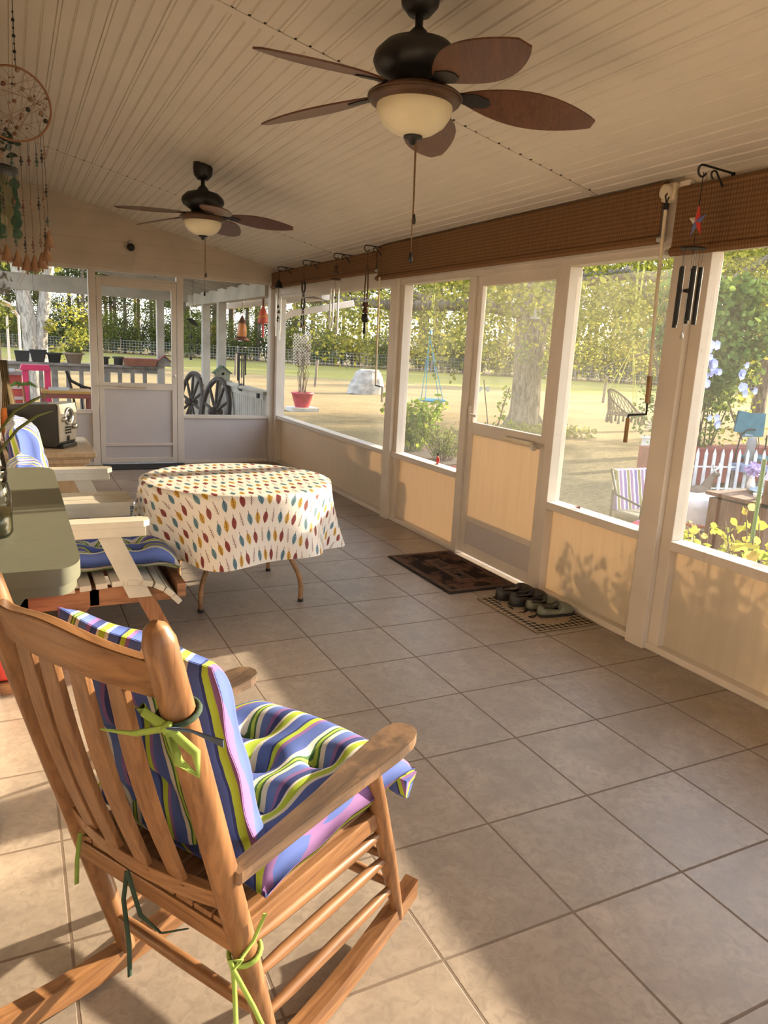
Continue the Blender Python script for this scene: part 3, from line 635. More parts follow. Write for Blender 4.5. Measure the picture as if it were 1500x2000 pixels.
# hanging boughs
for k in range(170):
    a = r_.uniform(0, 6.28); R = r_.uniform(2.0, 6.6); zz = r_.uniform(1.9, 4.2)
    if (R*math.cos(a)+3.0)**2+(R*math.sin(a)+.8)**2 < 3.2: continue
    if math.cos(a) > .2 and math.sin(a) < -.3 and R > 3 : zz += .5
    leaves(b, r_, inball((R*math.cos(a), R*math.sin(a), zz), (.75, .75, .65), .0), 190, .095, .6, 1)
b.build('foliage', L_oak, t)
b = MB()
leaves(b, r_, inball((.32, -.45, 1.6), (.35, .2, .5), 0), 110, .11); leaves(b, r_, inball((-.35, -.3, 1.85), (.3, .2, .3), 0), 70, .1)
b.build('ivy', L_bright, t)
t = thing('nest_box', 'small pale wooden nest box fixed high on the oak trunk', 'birdhouse', (OX-.28, OY-.45, 2.30))
b = MB(); b.box(-.09, .09, -.07, .07, 0, .24); b.prism([(-.12, -.1, .24), (.12, -.1, .24), (.12, .09, .30), (-.12, .09, .30)], (0, 0, .015)); b.build('box', simple('grey_wood', (.42, .39, .34), .8), t)
b = MB(); b.lathe([(0, .002), (.022, .002)], 12, (0, -.072, .15), Matrix.Rotation(PI/2, 4, 'X').to_3x3()); b.build('entrance_hole', M_dark, t)
# yard trees at the right
def yardtree(name, label, loc, seed, H, R, mat, bark, n=60, size=.16, z0=2.0, tr=.22):
    r2 = random.Random(seed); t = thing(name, label, 'tree', loc); b = MB(); tp = []
    b.tube([(0, 0, -.1), (.05, 0, H*.3), (0, .08, H*.55)], [tr, tr*.8, tr*.6], 10, cap=False)
    for k in range(7): a = k*.9+r2.random(); branch(b, r2, (0, .04, H*r2.uniform(.28, .55)), (math.cos(a), math.sin(a), r2.uniform(.3, 1)), R*.8, tr*.4, 1, tp)
    b.build('trunk', bark, t); b = MB()
    for p in tp:
        if p.z > z0: leaves(b, r2, inball(p, (R*.18, R*.18, R*.15), 0), n, size)
    b.build('foliage', mat, t); return t
yardtree('leafy_tree', 'leafy tree with sparse yellowish crown against the sky at the far right', (17.5, 12.5, G), 7, 9, 4.6, L_oak, B_oak, 60, .2, 2.6)
yardtree('leafy_tree', 'broad dark tree behind the flowering vine at the far right', (15.0, 8.6, G), 9, 8.5, 4.2, L_shrub, B_oak, 70, .2, 2.9)
# pale double trunk on the left, beyond the deck
t = thing('double_trunk_tree', 'pale double-trunked tree standing beyond the deck planters at far left', 'tree', (-1.98, 19, G)); b = MB(); r_ = random.Random(3)
b.tube([(-.02, 0, 0), (-.06, 0, .9), (-.12, 0, 2.0), (-.3, 0, 3.2), (-.6, 0, 5.5)], [.26, .20, .185, .17, .1], 12, cap=False)
b.tube([(.06, 0, 0), (.10, 0, .9), (.20, 0, 2.0), (.38, 0, 3.2), (.7, .2, 5.5)], [.22, .16, .15, .14, .1], 12, cap=False)
b.build('trunk', B_pale, t); b = MB()
for q in ((-.7, 0, 2.1, .35), (-.95, .2, 2.35, .4), (.75, -.1, 2.15, .4), (1.0, 0, 2.4, .35), (1.2, 0, 1.75, .3), (.62, -.3, 1.25, .3), (.9, .2, 1.5, .3), (.4, -.2, 1.9, .18)): leaves(b, r_, inball(q[:3], (q[3],)*3, 0), 110, .10, .45)
for q in range(24): leaves(b, r_, inball((r_.uniform(-2, 2), r_.uniform(-1.5, 1.5), r_.uniform(3.6, 6)), (.8, .8, .6), 0), 60, .2)
b.build('foliage', L_oak, t)
# white carport canopy far left
t = thing('canopy_shelter', 'white arched canopy shelter on thin posts beyond the deck at the left edge', 'shelter', (-3.0, 22, G)); b = MB()
pr = [(-2.6, 2.1), (-2.2, 2.45), (-1.4, 2.7), (-.6, 2.72), (.1, 2.62), (.5, 2.45), (.72, 2.12)]
a = [(x, 0, z) for x, z in pr]; c = [(x, 4, z) for x, z in pr]; a2 = [(x, 0, z+.05) for x, z in pr]; c2 = [(x, 4, z+.05) for x, z in pr]; n_ = len(pr)
b.add(a+c+a2+c2, [(i, i+1, n_+i+1, n_+i) for i in range(n_-1)]+[(2*n_+i, 3*n_+i, 3*n_+i+1, 2*n_+i+1) for i in range(n_-1)]+[(i, 2*n_+i, 2*n_+i+1, i+1) for i in range(n_-1)]); b.build('canopy', M_white, t)
for q in ((.40, 0), (.70, 0), (1.55-.0, 3.8), (-2.5, 0)):
    b = MB(); b.tube([(q[0], q[1], 0), (q[0], q[1], 2.15 if q[0] < 1 else 2.1)], .035, 8); b.build('post', M_white, t)
b = MB(); b.prism([(.9, 3.6, 2.1), (1.9, 3.6, 1.95), (1.9, 3.6, 2.0), (.9, 3.6, 2.15)], (0, 1, 0)); b.build('side_awning', M_white, t)
# ---- yard things
t = thing('saucer_swing', 'turquoise round saucer swing hanging from an oak limb', 'swing', (5.9, 12.0, .37)); M_cyan = simple('turquoise_plastic', (.04, .33, .48), .5); M_yrope = simple('yellow_rope', (.75, .72, .15), .7)
b = MB(); b.lathe([(0, .0), (.2, -.02), (.30, .0), (.32, .02), (.30, .04), (.2, .02), (0, .03)], 24); b.build('seat', M_cyan, t)
for k in range(4):
    b = MB(); a = k*PI/2+.5; b.tube([(.29*math.cos(a), .29*math.sin(a), .02), (-.15+.02*math.cos(a), 0, 1.35)], .009, 5); b.build('rope', M_cyan, t)
b = MB(); b.tube([(-.15, 0, 1.3), (-.15, 0, 1.55)], .022, 6); b.build('swivel', M_cyan, t)
for s_ in (0, .07): b = MB(); b.tube([(-.15, 0, 1.5), (-.15+s_, 0, 2.75)], .012, 5); b.build('strap', M_yrope, t)
t = thing('hammock_chair', 'round macrame hammock chair with long tassels hanging on yellow ropes', 'hanging chair', (9.3, 9.5, .35)); M_mac = simple('macrame_cord', (.17, .13, .095), .9)
b = MB(); ring = [(.38*math.cos(a), .38*math.sin(a), 0) for a in [2*PI*i/28 for i in range(28)]]; b.tube(ring, .022, 6, closed=True); b.build('seat_ring', M_mac, t)
b = MB(); ring2 = [(.40*math.cos(a), .25*math.sin(a)+.12-.0, .22-.30*math.cos(a)) for a in [2*PI*i/28 for i in range(28)]]; b.tube(ring2, .020, 6, closed=True); b.build('back_ring', M_mac, t)
b = MB()
for i in range(28):
    for j in (2, -2): b.bar(ring[i], ring2[(i+j) % 28], .012, .012)
for i in range(-5, 6): y_ = i*.065; L_ = math.sqrt(max(0, .38**2-y_**2)); b.bar((-L_, y_, 0), (L_, y_, -.0), .012, .012); b.bar((y_, -L_, 0), (y_, L_, 0), .012, .012)
b.build('netting', M_mac, t)
for k in range(14): a = 2*PI*k/14; b = MB(); b.tube([(.39*math.cos(a), .39*math.sin(a), 0), (.39*math.cos(a), .39*math.sin(a), -.19)], [.014, .032], 5); b.build('tassel', M_mac, t)
for a in (.3, 2.8, 3.6, 5.6): b = MB(); q = ring2[int(a/6.283*28)]; b.tube([q, (-.03, 0, 1.45)], .008, 4); b.build('cord', M_yrope, t)
for s_ in (-.04, .06): b = MB(); b.tube([(-.03, 0, 1.4), (-.1+s_*2, 0, 3.4)], .02, 5); b.build('yellow_strap', M_yrope, t)
t = thing('boulder', 'tall grey boulder standing on the dry lawn', 'boulder', (9.9, 23.9, G)); b = MB(); r_ = random.Random(2)
lv = [(.0, .78, .5), (.3, .72, .46), (.6, .6, .4), (.82, .5, .34), (.93, .42, .3)]; nn = 12; vs = []
for z, rx, ry in lv:
    for k in range(nn): a = 2*PI*k/nn; j = 1+r_.uniform(-.09, .09); vs.append(((rx*math.cos(a)*j)-(.12*(1-z)), ry*math.sin(a)*j, z+r_.uniform(-.03, .03)))
b.add(vs, [(i*nn+k, i*nn+(k+1) % nn, (i+1)*nn+(k+1) % nn, (i+1)*nn+k) for i in range(4) for k in range(nn)]+[tuple(range(4*nn, 5*nn))], False)
b.build('boulder', simple('grey_stone', (.36, .33, .30), .9, var=.25, sc_=3, bump=.6), t, bevel=.04)
t = thing('trellis_planter', 'raspberry-pink tub planter with a white lattice trellis and bare vine, on a pale slab', 'planter', (4.46, 16.5, G)); b = MB()
b.box(-.38, .38, -.3, .3, 0, .10); b.build('slab', simple('concrete', (.5, .47, .42), .9), t); b = MB(); b.lathe([(.19, .10), (.29, .46), (.31, .46), (.31, .50), (.26, .50), (.24, .42), (0, .42)], 24); b.build('tub', simple('raspberry_glaze', (.42, .045, .06), .5), t)
b = MB()
for i in range(-9, 18):
    for sg in (-1, 1):
        # diagonal strips clipped to a fan shape
        p0 = None
        for k in range(0, 41):
            z = 1.2+k*.022; x = sg*((z-1.2)-i*.085+.3)
            if abs(x+.04) < .26 and 1.20 < z < 2.05:
                if p0 is None: p0 = (x, z)
                p1 = (x, z)
        if p0 and abs(p1[1]-p0[1]) > .04: b.bar((p0[0], .012*sg, p0[1]), (p1[0], .012*sg, p1[1]), .02, .008, (0, 1, 0))
b.tube([(-.04, 0, .4), (-.04, 0, 1.25)], .018, 6); b.build('lattice', M_white, t); b = MB(); r_ = random.Random(4)
for k in range(16): x = r_.uniform(-.1, .1); b.tube([(x, 0, .42), (x+r_.uniform(-.1, .1), r_.uniform(-.1, .1), 1.0), (r_.uniform(-.3, .2), r_.uniform(-.1, .1), r_.uniform(1.3, 1.9))], [.009, .007, .003], 4, cap=False)
leaves(b, r_, inball((-.05, 0, 1.5), (.3, .15, .4), 0), 160, .07); b.build('bare_vine', simple('dry_vine', (.16, .11, .07), .9), t)
t = thing('dragonfly_stake', 'garden stake with a pale metal dragonfly leaning in the lawn left of the oak', 'garden stake', (5.50, 9.0, G)); b = MB(); b.tube([(0, 0, 0), (-.27, 0, 1.30)], .010, 6); b.build('stake', M_black, t)
for k, (x, z) in enumerate(((.16, .02), (.15, -.05), (-.14, .01), (-.13, -.06))):
    b = MB(); b.prism([(-.26, 0, 1.16), (-.26+x*.6, 0, 1.18+z*.5), (-.26+x, 0, 1.15+z), (-.26+x*.6, 0, 1.13+z)], (0, .006, 0)); b.build('wing', simple('pale_metal', (.55, .62, .60), .3, .5), t)
# climbing stems left of oak base + flower bed
t = thing('climbing_plant', 'thin twining weed in the bed at the foot of the oak', 'plant', (5.95, 9.4, G)); b = MB(); r_ = random.Random(8)
b.tube([(0, 0, 0), (-.04, 0, .4), (.05, 0, .8), (.16, 0, 1.15)], .012, 5); b.tube([(.1, 0, 0), (.25, 0, .3), (.32, 0, .55)], .01, 5); b.build('stem', B_pine, t)
b = MB()
for q in ((-.03, 0, .3), (.0, 0, .55), (.03, 0, .8), (.12, 0, 1.05), (.28, 0, .4), (.2, 0, .1), (-.2, 0, .1)): leaves(b, r_, inball(q, (.12, .08, .14), 0), 20, .09)
b.build('foliage', L_bright, t)
b = MB(); r_ = random.Random(18)
for k in range(60): leaves(b, r_, inball((lerp(6.8, 9.4, r_.random()), 10.9+r_.uniform(-.6, .7), G+.12), (.2, .2, .14), 0), 14, .11)
tag(b.build('ground_ivy', L_shrub), 'low ivy spreading over the ground at the foot of the oak', 'ground cover', kind='stuff')
# ---- bed just outside the second bay: long terracotta planter with two leafy plants
t = thing('long_planter', 'long dark red planter box standing outside the bay left of the screen door', 'planter', (1.05, 3.65, G)); b = MB()
b.box(-.17, .17, -.62, .62, .0, .78); b.box(-.19, .19, -.64, .64, .72, .78); b.build('box', simple('terracotta', (.25, .065, .045), .8), t); b = MB(); b.box(-.15, .15, -.6, .6, .775, .785); b.build('soil', simple('soil', (.05, .035, .025), .95), t)
def plant(name, label, cat, loc, n, H, W, mat, size, seed, stem=.004, el=.5, per=14):
    r_ = random.Random(seed); t = thing(name, label, cat, loc); b = MB(); bl = MB()
    for k in range(n):
        x, y = r_.gauss(0, W*.25), r_.gauss(0, W*.25); x = max(-W*.3, min(W*.3, x)); y = max(-W*.4, min(W*.4, y)); x2, y2 = x*1.7, y*1.7; h = H*r_.uniform(.65, 1.0)
        b.tube([(x*.4, y*.4, 0), (x, y, h*.5), (x2, y2, h)], [stem, stem, stem*.5], 4, cap=False)
        for i in range(per): u = r_.uniform(.2, 1.0); p = Vector((lerp(x*.4, x2, u), lerp(y*.4, y2, u), h*u)); leaves(bl, r_, inball(p, (W*.13, W*.13, H*.06), 0), 1, size, el)
    b.build('stems', B_pine if mat != L_bright else L_bright, t); bl.build('foliage', mat, t); return t
plant('basil_bush', 'tall light green leafy herb growing in the left half of the long red planter', 'plant', (1.02, 3.92, .47), 26, .58, .42, L_bright, .075, 51, per=22)
plant('rosemary_bush', 'fine-leaved dark grey-green herb growing in the right half of the long red planter', 'plant', (1.02, 3.32, .47), 44, .36, .40, L_grass, .035, 52, .003, .22, 40)
t = thing('toy_soldier', 'tiny figure in a red coat standing on the sill beside the screen door', 'figurine', (.43, 2.42, .60)); b = MB(); b.lathe([(.017, 0), (.019, .006), (0, .006)], 10); b.build('base', M_white, t)
b = MB(); b.tube([(0, 0, .006), (0, 0, .04), (0, 0, .058)], [.009, .013, .009], 8); b.tube([(0, .013, .05), (0, .02, .028)], .004, 5); b.tube([(0, -.013, .05), (0, -.02, .028)], .004, 5); b.build('coat', M_red, t); b = MB(); b.ball((0, 0, .066), .008, 8); b.build('head', simple('skin_paint', (.6, .35, .22)), t); b = MB(); b.tube([(0, 0, .070), (0, 0, .09)], .008, 8); b.build('tall_hat', M_black, t)
b = MB(); r_ = random.Random(1); b.add([(0, 0, 0), (.02, .02, .012), (.0, .05, .006), (-.02, .025, .01)], [(0, 1, 2, 3)]); o = b.build('dry_leaf', simple('dry_red_leaf', (.30, .06, .03)), loc=(.43, .76, .602)); tag(o, 'small dry red leaf lying on the sill of the bay right of the door', 'leaf')
# ================================================================ the covered deck beyond the far wall
M_deckw = mat_paint('painted_deck_wood', (.60, .54, .45), .7, .25); M_greyrail = simple('weathered_rail', (.30, .26, .22), .85, var=.2)
M_dkmetal = simple('dark_metal', (.03, .028, .026), .5, .5); M_pink = simple('hot_pink_paint', (.72, .03, .13), .5); M_terra = simple('clay', (.33, .12, .07), .85)
D = -.10
b = MB()
for i in range(33): b.box(-3.4, .45, 6.46+i*.145, 6.46+i*.145+.138, D-.03, D)
struct('floor_deck', b, M_greyrail)
b = MB(); b.box(-3.4, .40, 10.93, 11.07, 2.08, 2.30); b.box(.26, .40, 6.46, 11.07, 2.01, 2.20); b.box(-3.5, .55, 10.95, 11.2, 2.30, 2.34)
def zd(x): return 2.24+.20*(.4-x)
y = 6.6
while y < 11.2: b.bar((-3.4, y, zd(-3.4)-.05), (.75, y, zd(.75)-.05), .04, .10); y += .56
b.add([(-3.6, 6.44, zd(-3.6)), (.9, 6.44, zd(.9)), (.9, 11.3, zd(.9)), (-3.6, 11.3, zd(-3.6)), (-3.6, 6.44, zd(-3.6)+.04), (.9, 6.44, zd(.9)+.04), (.9, 11.3, zd(.9)+.04), (-3.6, 11.3, zd(-3.6)+.04)],
      [(3, 2, 1, 0), (4, 5, 6, 7), (0, 1, 5, 4), (1, 2, 6, 5), (2, 3, 7, 6), (3, 0, 4, 7)])
struct('ceiling_deck', b, M_deckw)
for k, (x, y) in enumerate(((.33, 9.87), (.33, 8.85), (-.20, 10.99), (-2.95, 10.99))):
    b = MB(); b.box(x-.06, x+.06, y-.06, y+.06, D, 2.08); o = b.build('deck_post', M_deckw, None, .004)
    tag(o, ('white deck post behind the farther wagon wheel', 'white deck post with the birdhouse perched on its rail', 'white deck post at the corner of the back railing', 'white deck post at the far left end of the back railing')[k], 'post')
t = thing('deck_railing', 'wooden side railing with close vertical pickets and a wide cap, running to the corner post', 'railing', (.33, 6.47, D)); b = MB()
b.box(-.075, .075, 0, 2.33, .93, .965); b.box(-.02, .02, 0, 2.33, .84, .93); b.build('cap_rail', M_deckw, t, .004)
y = .05
while y < 2.3: b = MB(); b.box(-.012, .012, y, y+.085, .06, .86); b.build('picket', M_deckw, t); y += .105
t = thing('deck_railing', 'short stub of side railing beyond the farther deck post, behind the second wheel', 'railing', (.33, 9.93, D)); b = MB(); b.box(-.075, .075, 0, 1.06, .93, .965); b.box(-.02, .02, 0, 1.06, .84, .93); b.build('cap_rail', M_deckw, t)
y = .03
while y < 1.0: b = MB(); b.box(-.012, .012, y, y+.085, .06, .86); b.build('picket', M_deckw, t); y += .105
t = thing('deck_railing', 'grey weathered back railing with open balusters carrying a row of planters', 'railing', (-3.4, 11.0, D)); b = MB(); b.box(0, 3.15, -.11, .11, 1.02, 1.06); b.box(0, 3.15, -.025, .025, .93, 1.02); b.box(0, 3.15, -.025, .025, .10, .17); b.build('cap_rail', M_greyrail, t)
x = .06; k = 0
while x < 3.1: b = MB(); wd = .05 if k % 4 == 3 else .033; b.box(x-wd, x+wd, -.02, .02, .15, .95); b.build('baluster', M_greyrail, t); x += .205; k += 1
def pot(name, label, x, y, z, rt, rb, h, mat, plantm=None, sq=False, rim=.012):
    t = thing(name, label, 'planter', (x, y, z), group=None); b = MB()
    if sq:
        v = [(-rb, -rb*.8, 0), (rb, -rb*.8, 0), (rb, rb*.8, 0), (-rb, rb*.8, 0), (-rt, -rt*.8, h), (rt, -rt*.8, h), (rt, rt*.8, h), (-rt, rt*.8, h)]
        b.add(v, [(3, 2, 1, 0), (0, 1, 5, 4), (1, 2, 6, 5), (2, 3, 7, 6), (3, 0, 4, 7), (4, 5, 6, 7)])
    else: b.lathe([(0, 0), (rb, 0), (rt-.01, h-.03), (rt+rim, h-.03), (rt+rim, h), (rt-.02, h), (rt-.025, h-.04), (0, h-.04)], 20)
    b.build('pot', mat, t, .004 if sq else 0)
    if plantm:
        b = MB(); r_ = random.Random(int(abs(x*100))); leaves(b, r_, inball((0, 0, h+.03), (rt*.9, rt*.8, .07), 0), 90, .06); b.build('plant', plantm, t)
    return t
M_blk = simple('black_pot', (.03, .026, .024), .7); M_tan = simple('tan_pot', (.36, .25, .17), .85)
pot('square_planter', 'square dark planter, leftmost of the row on the back railing', -2.375, 11, .96, .115, .09, .175, M_blk, sq=True)
pot('square_planter', 'larger square dark planter, second from the left on the back railing', -2.14, 11, .96, .13, .085, .20, M_blk, sq=True)
pot('planter_pot', 'dark bucket-shaped pot, third from the left on the back railing', -1.90, 11, .96, .115, .085, .16, M_blk)
pot('planter_pot', 'wide tan clay pot holding a leafy green plant on the back railing', -1.60, 11, .96, .15, .10, .175, M_tan, L_shrub, rim=.02)
pot('planter_pot', 'small dark pot on a saucer seen through the far door screen', -1.12, 11, .96, .075, .06, .13, M_blk)
pot('planter_pot', 'small dark pot, right of the saucered pot behind the far door screen', -.90, 11, .96, .085, .07, .14, simple('charcoal_pot', (.07, .065, .06), .7))
pot('window_box', 'long low terracotta box planter near the right end of the back railing', -.55, 11, .96, .27, .24, .125, M_terra, sq=True)
t = thing('birdhouse', 'little pitched-roof birdhouse painted dusty pink at the right end of the back railing', 'birdhouse', (-.16, 10.93, .96)); b = MB(); b.prism([(-.12, -.07, 0), (.12, -.07, 0), (.10, -.07, .09), (0, -.07, .17), (-.10, -.07, .09)], (0, .14, 0)); b.build('body', M_greyrail, t)
b = MB(); b.bar((-.15, 0, .07), (.0, 0, .19), .2, .015); b.bar((.15, 0, .07), (.0, 0, .19), .2, .015); b.build('roof', simple('dusty_pink', (.45, .16, .15), .8), t)
t = thing('birdhouse', 'small green-roofed birdhouse sitting on the cap rail against the white deck post', 'birdhouse', (.31, 8.72, .87)); b = MB(); b.prism([(-.10, -.06, 0), (.10, -.06, 0), (.11, -.06, .12), (0, -.06, .20), (-.11, -.06, .12)], (0, .11, 0)); b.build('body', simple('sage_wood', (.25, .25, .17), .8), t)
b = MB(); b.bar((-.14, 0, .10), (.0, 0, .215), .15, .014); b.bar((.14, 0, .10), (.0, 0, .215), .15, .014); b.build('roof', simple('green_roof', (.12, .17, .09), .8), t)
b = MB(); b.lathe([(0, .002), (.02, .002)], 12, (0, -.062, .10), Matrix.Rotation(PI/2, 4, 'X').to_3x3()); b.build('entrance_hole', M_dark, t)
b = MB(); b.box(-.15, .13, -.1, .08, -.012, 0); b.build('tray', M_greyrail, t)
M_wheel = wood('old_wheel_wood', (.028, .018, .013), (.10, .07, .05), 2, 1, .7)
def wheel(label, y, x=.16, lean=.13, R=.52):
    t = thing('wagon_wheel', label, 'wagon wheel', (x, y, D+R*.99)); t.rotation_euler = (0, lean, math.radians(9)); b = MB(); n = 40
    vs = []
    for i in range(n):
        a = 2*PI*i/n
        for r_, h in ((R, .025), (R, -.025), (R-.065, -.025), (R-.065, .025)): vs.append((h, r_*math.cos(a), r_*math.sin(a)))
    b.add(vs, [(i*4+j, ((i+1) % n)*4+j, ((i+1) % n)*4+(j+1) % 4, i*4+(j+1) % 4) for i in range(n) for j in range(4)], True); b.build('rim', M_wheel, t)
    Rx = Matrix.Rotation(PI/2, 3, 'Y'); b = MB(); b.lathe([(0, -.10), (.05, -.10), (.065, -.04), (.075, 0), (.065, .04), (.05, .10), (0, .10)], 16, (0, 0, 0), Rx); b.build('hub', M_wheel, t)
    for k in range(10): a = 2*PI*k/10+.2; b = MB(); b.tube([(0, .06*math.cos(a), .06*math.sin(a)), (0, .25*math.cos(a), .25*math.sin(a)), (0, (R-.06)*math.cos(a), (R-.06)*math.sin(a))], [.02, .025, .018], 7); b.build('spoke', M_wheel, t)
    return t
wheel('old dark wooden wagon wheel leaning on the picket side railing, the nearer of two', 8.52); wheel('old dark wooden wagon wheel behind the white deck post, the farther of two', 10.2)
b = MB(); b.box(-.03, .0, -.03, .03, -.03, .03); o = b.build('black_bracket', M_black, loc=(.255, 6.62, .80)); tag(o, 'small black square bracket on the near end of the side railing', 'bracket')
# hanging things on the deck
t = thing('lantern_chime', 'copper lantern with an amber shade above five long tubes and a round striker, hanging on the deck', 'wind chime', (.30, 7.6, 2.03)); t['label'] = 'amber copper lantern hanging over long dark tubes with a round wind catcher on the deck'
b = MB(); b.tube([(0, 0, -.0), (0, 0, -.26)], .003, 4); b.tube([(0, 0, -.57), (0, 0, -.64)], .003, 4); b.build('chain', M_dkmetal, t)
b = MB(); b.lathe([(.004, -.22), (.02, -.25), (.03, -.27), (.055, -.32), (.06, -.33), (0, -.33)], 12); b.lathe([(.0, -.50), (.06, -.505), (.115, -.55), (.10, -.56), (0, -.555)], 16); b.build('lantern_frame', simple('aged_copper', (.22, .09, .05), .5, .6), t)
b = MB(); b.lathe([(.05, -.33), (.062, -.38), (.066, -.45), (.06, -.505)], 14); b.build('amber_glass', simple('amber_glass_shade', (.75, .27, .07), .3), t)
for k in range(5): a = k*2*PI/5; b = MB(); q = (.055*math.cos(a), .055*math.sin(a)); b.tube([(*q, -.72), (*q, -1.02-.04*k)], .010, 8); b.tube([(*q, -.64), (*q, -.72)], .002, 4); b.build('chime_tube', M_dkmetal, t)
b = MB(); b.lathe([(0, .008), (.07, .006), (.07, -.008), (0, -.008)], 16, (0, 0, -.645)); b.build('top_disc', M_chrome, t)
b = MB(); b.tube([(0, 0, -.65), (0, 0, -1.14)], .002, 4); b.lathe([(0, .005), (.055, .005), (.055, -.005), (0, -.005)], 20, (0, 0, -1.19), Matrix.Rotation(PI/2, 4, 'X').to_3x3()); b.build('wind_catcher', simple('pewter', (.22, .2, .18), .5, .6), t)
t = thing('buoy_bell', 'red and orange wooden bell-shaped buoy hanging next to the far corner post', 'buoy', (.47, 7.2, 2.03)); b = MB(); b.tube([(0, 0, .19), (0, 0, -.02)], .005, 6); b.tube([(0, 0, .0), (0, 0, -.11)], .014, 6); b.build('rope', simple('maroon_rope', (.2, .05, .03), .8), t)
b = MB(); b.lathe([(0, -.10), (.02, -.11), (.055, -.20), (.075, -.30), (.07, -.32), (0, -.325)], 6); b.build('bell', simple('orange_red', (.72, .11, .045), .5), t); b = MB(); b.lathe([(.063, -.225), (.070, -.24)], 6); b.build('stripe', simple('ochre_stripe', (.8, .42, .05), .5), t)
b = MB(); b.tube([(0, 0, -.32), (0, 0, -.50)], .016, 8); b.build('clapper_stick', M_red, t)
t = thing('crow_mobile', 'black metal crow mobile with dangling bells hanging behind the far door post', 'mobile', (-.36, 7.6, 2.05)); b = MB(); b.tube([(0, 0, .33), (0, 0, -.34)], .0025, 4); b.build('wire', M_dkmetal, t)
b = MB(); b.prism([(-.09, 0, -.34), (-.04, 0, -.325), (.02, 0, -.345), (.07, 0, -.42), (.05, 0, -.425), (.0, 0, -.41), (-.04, 0, -.39), (-.055, 0, -.36)], (0, .012, 0)); b.build('crow', M_dkmetal, t)
for x, z in ((-.02, -.56), (-.02, -.70), (.06, -.62), (.06, -.76), (-.03, -.84)): b = MB(); b.lathe([(0, .05), (.016, .0), (.02, -.02), (0, -.025)], 8, (x, 0, z)); b.tube([(x, 0, z+.05), (x, 0, z+.14)], .002, 4); b.build('bell', M_dkmetal, t)
for k, (x, y) in enumerate(((-1.15, 8.2), (-.68, 8.6))):
    t = thing('ceiling_hook', ('small dark hook under the deck beams, left one above the far door', 'small dark hook under the deck beams, right one above the far door')[k], 'hook', (x, y, zd(x)-.10)); b = MB(); b.tube([(0, 0, 0), (0, 0, -.07), (.015, 0, -.09), (.02, 0, -.07)], .004, 5); b.build('hook', M_dkmetal, t)
t = thing('dried_flower_bunch', 'bunch of pale dried flowers with two long white stems hanging in the far left screen', 'dried flowers', (-2.28, 6.75, 2.22)); b = MB()
b.bar((.0, 0, -.02), (-.13, 0, -.30), .016, .010); b.bar((-.03, 0, -.03), (-.15, 0, -.26), .010, .010); b.build('stems', M_white, t); b = MB(); r_ = random.Random(6); leaves(b, r_, inball((-.33, 0, -.26), (.13, .08, .15), 0), 120, .05, .7); b.build('blossoms', simple('dried_petals', (.42, .36, .28), .9), t)
b = MB(); b.tube([(.0, 0, 0), (.01, 0, -.42)], .002, 4); b.build('string', M_dkmetal, t)
# furniture and clutter on the deck
t = thing('display_frame', 'tall hot pink painted wooden frame standing on the deck behind the stereo', 'frame', (-2.25, 8.2, D)); b = MB()
for x in (-.13, .13): b.box(x-.035, x+.035, -.14, .14, 0, 1.06)
b.build('side_board', M_pink, t, .004); b = MB(); b.prism([(-.19, -.16, 1.06), (.17, -.16, 1.06), (.15, -.16, 1.13), (-.17, -.16, 1.13)], (0, .32, 0)); b.build('top_board', M_pink, t); b = MB(); b.box(-.1, .1, -.1, .12, .55, .58); b.box(-.1, .1, -.1, .12, .1, .13); b.build('shelf', M_greyrail, t)
t = thing('deck_cabinet', 'low brick-red wooden cabinet with pale rails at the far left of the deck', 'cabinet', (-2.75, 8.6, D)); b = MB(); b.box(-.3, .33, -.2, .2, .45, .98); b.build('body', simple('brick_red_paint', (.45, .07, .04), .7), t)
b = MB(); b.box(-.3, .34, -.22, -.2, .80, .84); b.box(-.3, .34, -.22, -.2, .66, .70); b.build('pale_rail', M_deckw, t); b = MB(); b.box(-.34, .38, -.24, .24, .98, 1.02); b.build('top', M_greyrail, t)
for sx in (-.27, .30):
    for sy in (-.16, .16): b = MB(); b.box(sx-.025, sx+.025, sy-.025, sy+.025, 0, .45); b.build('leg', M_greyrail, t)
t = thing('palm_ornament', 'small metal palm tree ornament with bright green fronds in front of the red cabinet', 'ornament', (-2.40, 7.5, D)); b = MB(); b.tube([(0, 0, 0), (.01, 0, .45), (-.02, 0, .90)], [.02, .018, .014], 8); b.build('trunk', simple('rusty_trunk', (.32, .10, .04), .7), t)
for k in range(9): a = k*.72; b = MB(); b.prism([(-.02, 0, .90), (-.02+.08*math.cos(a), .08*math.sin(a), .95), (-.02+.17*math.cos(a), .17*math.sin(a), .88), (-.02+.09*math.cos(a+.25), .09*math.sin(a+.25), .92)], (0, 0, .006)); b.build('frond', L_bright, t)
t = thing('patio_table', 'small outdoor table with a mustard top on a rusty red frame behind the stereo', 'table', (-1.93, 8.0, D)); b = MB(); b.box(-.28, .32, -.3, .3, .80, .83); b.build('table_top', simple('mustard_paint', (.55, .30, .06), .6), t)
b = MB(); b.box(-.28, .32, -.29, -.26, .74, .80); b.box(-.28, .32, .26, .29, .74, .80); b.build('apron', simple('rust_red', (.32, .09, .06), .7), t)
for sx in (-.25, .29):
    for sy in (-.26, .26): b = MB(); b.box(sx-.02, sx+.02, sy-.02, sy+.02, 0, .78); b.build('leg', simple('rust_red_leg', (.34, .10, .07), .7) if sx == -.25 and sy == -.26 else bpy.data.materials['rust_red_leg'], t)
t = thing('metal_chair', 'dark wrought-iron patio chair with a pointed curved back beside the mustard table', 'chair', (-1.62, 8.5, D)); b = MB()
